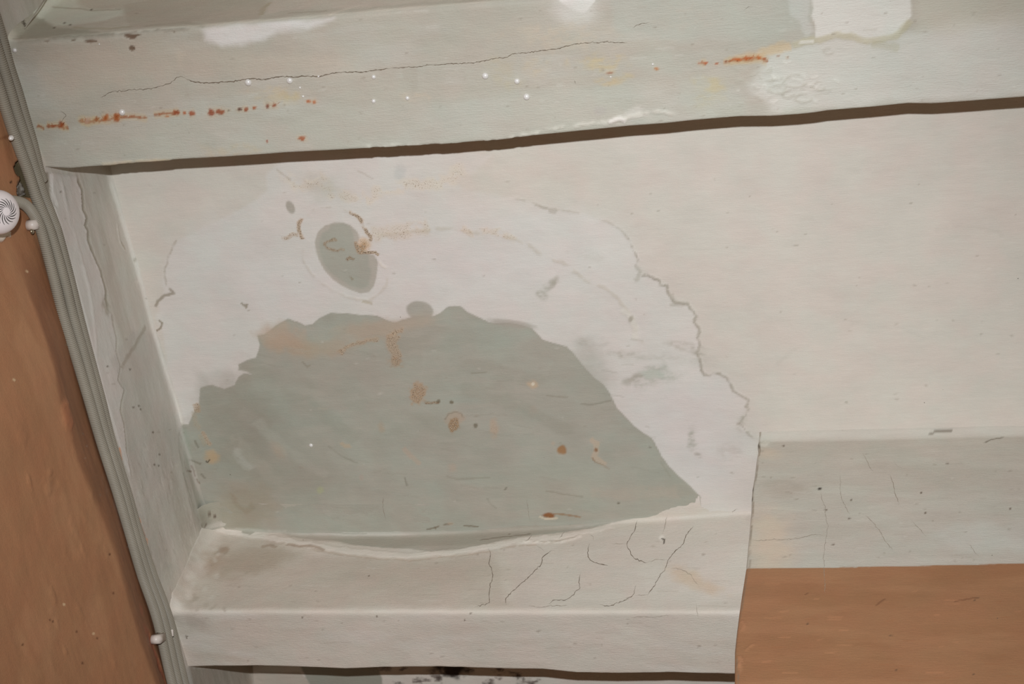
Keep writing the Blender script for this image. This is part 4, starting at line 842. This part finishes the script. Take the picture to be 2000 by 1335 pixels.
# ---------------------------------------------------------------- cracks: thin open fissures, parts of their surface
def crack(S, pts, wd=1.0, mat=None, jit=1.4, seed=0, label=None, name='crack'):
    rs2 = np.random.RandomState(seed + 900)
    p = np.array(pts, float); L = np.r_[0, np.cumsum(np.linalg.norm(np.diff(p, axis=0), axis=1))]; n = max(6, int(L[-1] / 3.2))
    t = np.linspace(0, L[-1], n); x = np.interp(t, L, p[:, 0]); y = np.interp(t, L, p[:, 1])
    d = np.gradient(np.stack([x, y], -1), axis=0); d /= np.linalg.norm(d, axis=1)[:, None] + 1e-9; nn = np.stack([-d[:, 1], d[:, 0]], -1)
    j = rs2.randn(n) * jit * .6 + np.interp(t, np.linspace(0, L[-1], max(3, n // 4)), rs2.randn(max(3, n // 4)) * jit * .8)
    c = np.stack([x, y], -1) + nn * j[:, None]
    wv = wd * (.45 + .8 * rs2.rand(n)) * np.clip(np.minimum(np.arange(n), n - 1 - np.arange(n)) / 3.0, .12, 1)
    a = c + nn * wv[:, None] * .5; b2 = c - nn * wv[:, None] * .5
    V = []
    for (q_, lift) in ((a, .00022), (c, .0003), (b2, .00022)):
        uv = S.touv(q_[:, 0], q_[:, 1]); h = S.height_at(uv[:, 0], uv[:, 1]); V.append(S.pos(uv[:, 0], uv[:, 1], h + lift))
    V = np.concatenate(V); Fc = []
    for i in range(n - 1):
        Fc += [(i, i + 1, n + i + 1, n + i), (n + i, n + i + 1, 2 * n + i + 1, 2 * n + i)]
    o = mesh_obj(name, V, Fc, mat or M_crack, S.obj)
    return o
crA = cc(2.857, 0, 0, [(560, 545), (620, 515), (760, 500), (865, 488), (950, 462), (985, 430), (1015, 422), (1040, 438), (1080, 455), (1150, 465), (1260, 457), (1330, 450), (1400, 440), (1480, 442), (1580, 425), (1640, 432), (1690, 420), (1780, 425), (1880, 408), (2000, 400)]) + \
      cc(2.857, 700, 0, [(60, 395), (180, 380), (300, 376), (420, 362), (580, 350), (700, 340), (800, 322), (860, 300), (960, 290), (1080, 275), (1200, 250), (1290, 238), (1400, 234), (1500, 240)])
k = 0
crack(Sa, crA[:8], 1.2, M_crack, 1.0, 1); crack(Sa, crA[7:22], 1.9, M_crack, 1.0, 2); crack(Sa, crA[21:], 1.5, M_crack, 1.1, 3)
for i, (p_, w_) in enumerate((([(112, 246), (130, 225), (118, 215)], 0.8), ([(1235, 55), (1245, 48), (1262, 45), (1268, 42)], 1.1), ([(1122, 156), (1124, 164)], 1.6), ([(1452, 22), (1460, 15), (1470, 13)], 1.0), ([(345, 309), (355, 311), (370, 308)], 1.6), ([(478, 322), (486, 327)], 2.2))):
    crack(Sa, p_, w_, M_crack, .7, 10 + i)
rr_ = np.random.RandomState(21)
def wisp(x, y, up, n, mat, spread=6, w=1.3):
    for i in range(n):
        a = rr_.uniform(-1.2, 1.2); L = rr_.uniform(4, 11); x0 = x + rr_.uniform(-spread, spread); y0 = y + rr_.uniform(-2, 2)
        crack(Sa, [(x0, y0), (x0 + math.sin(a) * L * .6, y0 - up * abs(math.cos(a)) * L * .5), (x0 + math.sin(a) * L, y0 - up * abs(math.cos(a)) * L)], rr_.uniform(.8, w), mat, 1.0, int(x * 7 + i), name='rust_streak')
for x, y, n in ((78, 248, 2), (104, 246, 3), (122, 246, 4), (162, 236, 3), (188, 236, 3), (206, 232, 4), (228, 230, 4), (256, 229, 2), (312, 223, 2), (345, 219, 3), (375, 222, 1), (414, 220, 2), (430, 218, 1), (538, 205, 1), (1425, 119, 2), (1450, 116, 3), (1475, 114, 3)):
    wisp(x, y, 1, n, M_rust)
for x, y in ((121, 245), (207, 231), (228, 230), (345, 218), (413, 220), (470, 213), (522, 206), (1435, 118), (1460, 116)): wisp(x, y, .6, 1, M_rust_d, 3, 1.6)
five = lambda l: cc(3.077, 850, 1000, l)
for i, (p_, w_) in enumerate(((five([(322, 235), (340, 275), (325, 320), (345, 360), (347, 400), (328, 440), (325, 500), (328, 540), (300, 560), (240, 568)]), 1.1),
        (five([(705, 258), (650, 300), (650, 325), (590, 370), (550, 410), (500, 450), (455, 485), (420, 525), (430, 560)]), 1.2), (five([(930, 230), (922, 280), (935, 320), (970, 340), (1045, 355)]), 1.2),
        (five([(1225, 120), (1205, 185), (1155, 250), (1180, 290), (1195, 320), (1240, 330), (1280, 348)]), 1.1), (five([(1560, 175), (1520, 215), (1505, 260), (1450, 300), (1405, 335), (1380, 385), (1340, 430), (1300, 480), (1278, 508)]), 1.2),
        (five([(875, 385), (865, 430), (872, 465), (830, 500), (790, 522), (720, 532), (680, 550)]), 1.0), (five([(1207, 455), (1198, 505), (1150, 530), (1105, 552), (1040, 568), (990, 558)]), 1.1), (five([(1405, 100), (1390, 160), (1378, 205)]), .9),
        (five([(580, 165), (565, 190), (550, 210)]), 1.3), (five([(785, 155), (765, 180), (750, 200)]), 1.1), (five([(930, 180), (955, 200), (960, 220)]), .9), (five([(1430, 375), (1500, 390), (1540, 410), (1590, 470)]), .8),
        (five([(560, 560), (620, 572), (700, 566), (800, 560)]), .9), (five([(1200, 505), (1278, 508)]), .7), (five([(820, 85), (815, 125)]), 1.0), (five([(1280, 345), (1340, 330), (1405, 335)]), .6),
        (five([(1572, 550), (1572, 600), (1585, 640)]), .8), (five([(1180, 630), (1280, 628), (1420, 622)]), .9), (five([(610, 230), (640, 250), (660, 262)]), .8), (five([(1060, 240), (1110, 245), (1155, 250)]), .6))):
    crack(Sb, p_, w_, M_crack_f if w_ < 1 else M_crack, 1.0, 30 + i)
for i, (p_, w_) in enumerate((([(1604, 960), (1610, 985), (1617, 1025), (1612, 1060), (1610, 1105), (1611, 1160)], .8), ([(1640, 925), (1642, 965), (1648, 985), (1658, 1005)], .9), ([(1738, 927), (1745, 945), (1747, 958), (1754, 975), (1756, 985)], 1.2),
        ([(1690, 1005), (1715, 1030), (1728, 1055), (1745, 1075)], 1.0), ([(1780, 1015), (1800, 1035), (1808, 1048)], .8), ([(1685, 885), (1698, 910), (1706, 922)], .9), ([(1468, 1056), (1510, 1053), (1555, 1052), (1590, 1043), (1612, 1044)], .9),
        ([(1890, 1060), (1905, 1080), (1912, 1087)], .9), ([(1745, 900), (1752, 908), (1762, 912)], .6))):
    crack(Sw, p_, w_, M_crack_f, 1.0, 60 + i)
for i, (p_, w_) in enumerate((([(748, 968), (749, 990), (752, 1015)], 1.2), ([(1030, 975), (1032, 1000), (1034, 1020)], .8), ([(1430, 1006), (1432, 998), (1440, 992)], 1.2))):
    crack(Sc, p_, w_, M_crack_f, .8, 80 + i)

# ---------------------------------------------------------------- conduits along the left wall
def catmull(P, step):
    P = np.array(P); Q = np.vstack([2 * P[0] - P[1], P, 2 * P[-1] - P[-2]]); out = []
    for i in range(1, len(Q) - 2):
        p0, p1, p2, p3 = Q[i - 1], Q[i], Q[i + 1], Q[i + 2]; n = max(2, int(np.linalg.norm(p2 - p1) / step))
        for t in np.arange(n) / n:
            out.append(.5 * (2 * p1 + (p2 - p0) * t + (2 * p0 - 5 * p1 + 4 * p2 - p3) * t * t + (3 * p1 - p0 - 3 * p2 + p3) * t ** 3))
    out.append(Q[-2]); out = np.array(out)
    L = np.r_[0, np.cumsum(np.linalg.norm(np.diff(out, axis=0), axis=1))]; n = int(L[-1] / step); t = np.linspace(0, L[-1], n)
    return np.stack([np.interp(t, L, out[:, k]) for k in range(3)], -1)
def tube(path, rad, name, mat, parent=None, seg=18, cap=True):
    """rad: array of radii along the path"""
    T = np.gradient(path, axis=0); T /= np.linalg.norm(T, axis=1)[:, None]
    up = np.array([1., 0, 0]); A = np.cross(T, up); A /= np.linalg.norm(A, axis=1)[:, None] + 1e-9; B = np.cross(T, A)
    th = np.arange(seg) / seg * 2 * math.pi
    V = (path[:, None, :] + rad[:, None, None] * (A[:, None, :] * np.cos(th)[None, :, None] + B[:, None, :] * np.sin(th)[None, :, None])).reshape(-1, 3)
    n = len(path); Fc = []
    for i in range(n - 1):
        for j in range(seg):
            k2 = (j + 1) % seg; Fc.append((i * seg + j, i * seg + k2, (i + 1) * seg + k2, (i + 1) * seg + j))
    if cap: Fc += [tuple(range(seg))[::-1], tuple((n - 1) * seg + j for j in range(seg))]
    return mesh_obj(name, V, Fc, mat, parent)
PITCH = .0029; RT = .0077
def conduit(pts, offs, label, ext=(0, 0)):
    p = np.array(pts, float); off = np.interp(p[:, 1], [o[0] for o in offs], [o[1] for o in offs]) if len(offs) > 1 else np.full(len(p), offs[0][1])
    P3 = np.array([on(0, XL + o, np.array([a[0]]), np.array([a[1]]))[0] for a, o in zip(p, off)])
    if ext[0]: P3 = np.vstack([P3[0] + (P3[0] - P3[1]) / np.linalg.norm(P3[0] - P3[1]) * ext[0], P3])
    if ext[1]: P3 = np.vstack([P3, P3[-1] + (P3[-1] - P3[-2]) / np.linalg.norm(P3[-1] - P3[-2]) * ext[1]])
    path = catmull(P3, PITCH / 5); s = np.arange(len(path)) / 5.0; ph = s % 1.0
    rad = RT - .0013 + .0013 * np.clip(np.cos(2 * math.pi * ph) * 1.5 + .25, -1, 1)
    o = tube(path, rad, 'corrugated_conduit', M_tube)
    tag(o, label, 'conduit', 'corrugated conduits along the left wall')
    return o
yy = [460, 540, 620, 700, 780, 860, 960, 1040, 1120, 1210, 1335]
D = [(18, 392), (32, 393.5), (44, 397), (54, 404), (64, 416), (74, 434)] + list(zip([83.5, 104.5, 124.5, 149.5, 173.5, 197, 229, 253, 276.5, 307, 336.5], yy)) + [(372, 1450)]
At = [(-72, -60), (-18, 120), (1, 180), (14, 222), (30.5, 270), (53, 330), (69, 380), (80, 408), (90, 432)] + list(zip([100.5, 123.5, 143, 166, 187.5, 209, 240.5, 262, 286.5, 318.5, 348], yy)) + [(382, 1450)]
Bt = [(-55, -60), (2, 120), (20.5, 180), (33, 222), (53, 282), (67, 330), (84, 380), (104, 432)] + list(zip([113.5, 134.5, 154, 175, 196.5, 216, 247, 270, 297, 330, 360], yy)) + [(394, 1450)]
Ct = [(-38, -60), (-.5, 60), (15, 120), (34, 180), (46, 222), (63, 280), (75, 330), (82, 352)]
conduit(D, [(380, .010), (470, .012), (2000, .012)], 'grey corrugated conduit curving down out of the white round sounder, lowest of the bundle')
conduit(At, [(300, .012), (460, .0155), (2000, .0155)], 'grey corrugated conduit passing behind the curved one, next to the wall edge below the beam')
conduit(Bt, [(-100, .013), (300, .012), (460, .0085), (2000, .0085)], 'grey corrugated conduit against the white plaster band, topmost of the bundle below the upper beam')
conduit(Ct, [(0, .008), (300, .007), (352, .003)], 'short grey corrugated conduit ending in the plaster at the upper beam')

# ---------------------------------------------------------------- clips
from mathutils import Matrix as MX
def box_mesh(cx, cy, cz, sx, sy, sz, bev=.0006):
    import bmesh
    bm = bmesh.new(); bmesh.ops.create_cube(bm, size=1.0, matrix=MX.Translation((cx, cy, cz)) @ MX.Diagonal((sx, sy, sz, 1)))
    bmesh.ops.bevel(bm, geom=bm.edges[:], offset=bev, segments=2, affect='EDGES', profile=.5); return bm
def bm_obj(name, bm, mat, parent, M=None):
    me = bpy.data.meshes.new(name)
    if M is not None: bm.transform(M)
    bm.to_mesh(me); bm.free(); me.polygons.foreach_set('use_smooth', [True] * len(me.polygons)); me.materials.append(mat)
    o = bpy.data.objects.new(name, me); scn.collection.objects.link(o); o.parent = parent; return o
import bmesh
def clip(ear_px, posts_px, label, screw=True, EO=.002):
    e = on(0, XL + EO, np.array([ear_px[0]]), np.array([ear_px[1]]))[0]
    root = empty('conduit_clip', tuple(e)); tag(root, label, 'clip', 'white clips holding the conduits')
    # strap plate on the wall reaching under the tubes, an ear with a rounded end, short cradle walls between the tubes
    pts = [on(0, XL + EO, np.array([p[0]]), np.array([p[1]]))[0] for p in posts_px]
    far = pts[-1]; d = np.array([0, far[1] - e[1], far[2] - e[2]]); L = np.linalg.norm(d); ang = math.atan2(d[2], d[1])
    R_ = MX.Rotation(ang, 4, 'X')
    bm = box_mesh(.002, L / 2 - .004, 0, .004, L * .8, .009, .001); bm_obj('base_plate', bm, M_clip, root, R_)
    # ear: rounded lug standing proud
    bm = bmesh.new(); n = 18; prof = []
    for i in range(n):
        t = i / (n - 1) * math.pi; prof.append((-.008 - .007 * math.sin(t) * 1.0, .0075 * math.cos(t)))
    prof = [(.013, .0065)] + prof + [(.013, -.0065)]
    lo = [bm.verts.new((.000, p[0], p[1])) for p in prof]; hi = [bm.verts.new((.0125, p[0] * .92 + .0006, p[1] * .86)) for p in prof]
    m = len(prof)
    bm.faces.new(hi); bm.faces.new(lo[::-1])
    for i in range(m): bm.faces.new((lo[i], lo[(i + 1) % m], hi[(i + 1) % m], hi[i]))
    bmesh.ops.recalc_face_normals(bm, faces=bm.faces[:])
    bm_obj('ear', bm, M_clip, root, R_)
    for p in pts[:-1]:
        q_ = np.linalg.norm(p[1:] - e[1:])
        bm = box_mesh(.0065, q_, 0, .0140, .0016, .0105, .0005); bm_obj('cradle_arm', bm, M_clip, root, R_)
    if screw:
        bm = bmesh.new(); bmesh.ops.create_uvsphere(bm, u_segments=16, v_segments=10, radius=.0042); bmesh.ops.scale(bm, vec=(.6, 1, 1), verts=bm.verts[:])
        bm_obj('screw', bm, M_screw, root, MX.Translation((.006, .006, -.0125)))
    return root
clip((60, 436), [(76, 426), (90, 414), (98, 408)], 'white plastic conduit clip with a screw below the round sounder')
clip((302, 1246), [(323, 1238), (333, 1230)], 'white plastic conduit clip near the lower beam end', False, .010)

# ---------------------------------------------------------------- round sounder on the wall
ctr = on(0, XL + .030, np.array([-3.0]), np.array([414.0]))[0]
ax_ = Vector((1.0, 0, 0)).slerp(Vector((.486, -.375, -.79)), .47) if hasattr(Vector, 'slerp') else Vector((1, 0, 0))
root = empty('alarm_sounder', tuple(Vector(ctr) - ax_.normalized() * .019)); root.rotation_euler = ax_.to_track_quat('X', 'Z').to_euler(); bpy.context.view_layer.update(); tag(root, 'white round sounder with curved slots, half cut off at the left frame edge', 'sounder')
RS = .0285
prof = [(0, .0), (RS * .92, 0), (RS, .002), (RS * 1.0, .016), (RS * .995, .019)]
for t in np.linspace(.05, 1, 14):
    a = t * math.pi / 2; prof.append((RS * math.cos(a), .019 + .0185 * math.sin(a)))
def lathe_x(name, prof, mat, parent, seg=56):
    V = []; Fc = []
    for (r_, x_) in prof:
        for j in range(seg): t = j / seg * 2 * math.pi; V.append((x_, r_ * math.cos(t), r_ * math.sin(t)))
    for i in range(len(prof) - 1):
        for j in range(seg): k2 = (j + 1) % seg; Fc.append((i * seg + j, i * seg + k2, (i + 1) * seg + k2, (i + 1) * seg + j))
    o = mesh_obj(name, V, Fc, mat, parent); return o
lathe_x('housing', prof, M_white, root)
V = []; Fc = []
for k in range(16):
    a0 = k / 16 * 2 * math.pi; n = 10; base = len(V)
    for i in range(n):
        t = i / (n - 1); rr = RS * (.18 + .40 * t); an = a0 + .95 * t; x_ = .019 + .0185 * math.sqrt(1 - (rr / RS) ** 2) + .00025
        wv = .0007 * math.sin(math.pi * min(max(t, .06), .94)) ** .5
        for s_ in (-1, 1): V.append((x_, rr * math.cos(an) - s_ * wv * math.sin(an + .6), rr * math.sin(an) + s_ * wv * math.cos(an + .6)))
    for i in range(n - 1): Fc.append((base + 2 * i, base + 2 * i + 1, base + 2 * i + 3, base + 2 * i + 2))
mesh_obj('slot_grille', V, Fc, M_slot, root)

# ---------------------------------------------------------------- thin wire hanging at the top left
wp = [on(1, A_Y0 - o_, np.array([x_]), np.array([y_]))[0] for x_, y_, o_ in ((48, 56, .002), (58, 42, .010), (70, 25, .018), (84, 4, .024), (98, -20, .028))]
path = catmull(wp, .002); o = tube(path, np.full(len(path), .0009), 'thin_wire', M_wire, None, 8); tag(o, 'thin pale wire poking out of a hole in the upper beam side, top left corner', 'wire')

# ---------------------------------------------------------------- water drops
def drop(S, px, py, r_px, label, squash=.75):
    r_ = r_px * PXM * 1.12; P_ = S.point(px, py, 0); P1 = S.point(px, py, .01); nrm = (P1 - P_) / np.linalg.norm(P1 - P_)
    bm = bmesh.new(); bmesh.ops.create_uvsphere(bm, u_segments=24, v_segments=16, radius=1.0)
    for v in bm.verts:
        z = v.co.z
        if z < -.25: v.co.z = -.25 + (z + .25) * .15
        f = 1 + .06 * max(0, z)
        v.co = Vector((v.co.x * r_, v.co.y * r_, (v.co.z * f + .22) * r_ * squash))
    me = bpy.data.meshes.new('water_drop'); bm.to_mesh(me); bm.free(); me.polygons.foreach_set('use_smooth', [True] * len(me.polygons)); me.materials.append(M_water)
    o = bpy.data.objects.new('water_drop', me); scn.collection.objects.link(o); o.location = P_
    o.rotation_euler = Vector(nrm).to_track_quat('Z', 'Y').to_euler()
    tag(o, label, 'water drop', 'water drops hanging from the upper beam')
    return o
for px, py, r_, lb in ((485, 160.5, 5.6, 'round water drop hanging on the long crack, left one of the close pair'), (566, 157, 5.2, 'round water drop just under the long crack, right one of the close pair'),
                       (948, 147.5, 5.2, 'bright water drop below the crack near the middle of the upper beam'), (1028.5, 188.5, 5.2, 'bright water drop lowest and furthest right on the upper beam'),
                       (238.5, 219, 5.4, 'water drop above the rust line at the left of the upper beam'), (1010, 158, 4.6, 'dim water drop between the two bright drops on the upper beam'),
                       (622, 149, 1.6, 'tiny glint of water on the crack right of the drop pair'), (586, 171, 1.8, 'tiny glint of water below the right drop of the pair'), (592, 188, 2.0, 'tiny glint of water above the rightmost rust spots'),
                       (730, 150, 3.6, 'small flat droplet under the crack by the damp streaks'), (730, 197, 3.6, 'small flat droplet below the damp streaks, nearer the shadow'), (796, 191, 3.4, 'small droplet beside the pinkish smear'),
                       (1275, 125, 1.8, 'tiny glint of water near the small yellow stains'), (194, 86, 1.3, 'tiny bright glint beside the chipped plaster at top left'), (1193, 150, 1.3, 'tiny glint of water below the yellow stain'),
                       (451, 312, 1.6, 'tiny droplet on the dark lower edge of the upper beam'), (29, 98, 4.0, 'water drop beside the conduits at the top left')):
    drop(Sa, px, py, r_, lb)
o = drop(Sc, 607.5, 869, 4.0, 'small water drop hanging in the grey damp patch'); o['group'] = 'water drops on the ceiling'
# drop on the lowest conduit
P_ = on(0, XL + .018, np.array([22.0]), np.array([269.0]))[0]
bm = bmesh.new(); bmesh.ops.create_uvsphere(bm, u_segments=20, v_segments=14, radius=.0036)
for v in bm.verts: v.co.z *= 1.25 if v.co.z < 0 else .8
me = bpy.data.meshes.new('water_drop'); bm.to_mesh(me); bm.free(); me.polygons.foreach_set('use_smooth', [True] * len(me.polygons)); me.materials.append(M_water)
o = bpy.data.objects.new('water_drop', me); scn.collection.objects.link(o); o.location = P_
tag(o, 'water drop clinging to the left conduit above the sounder', 'water drop')
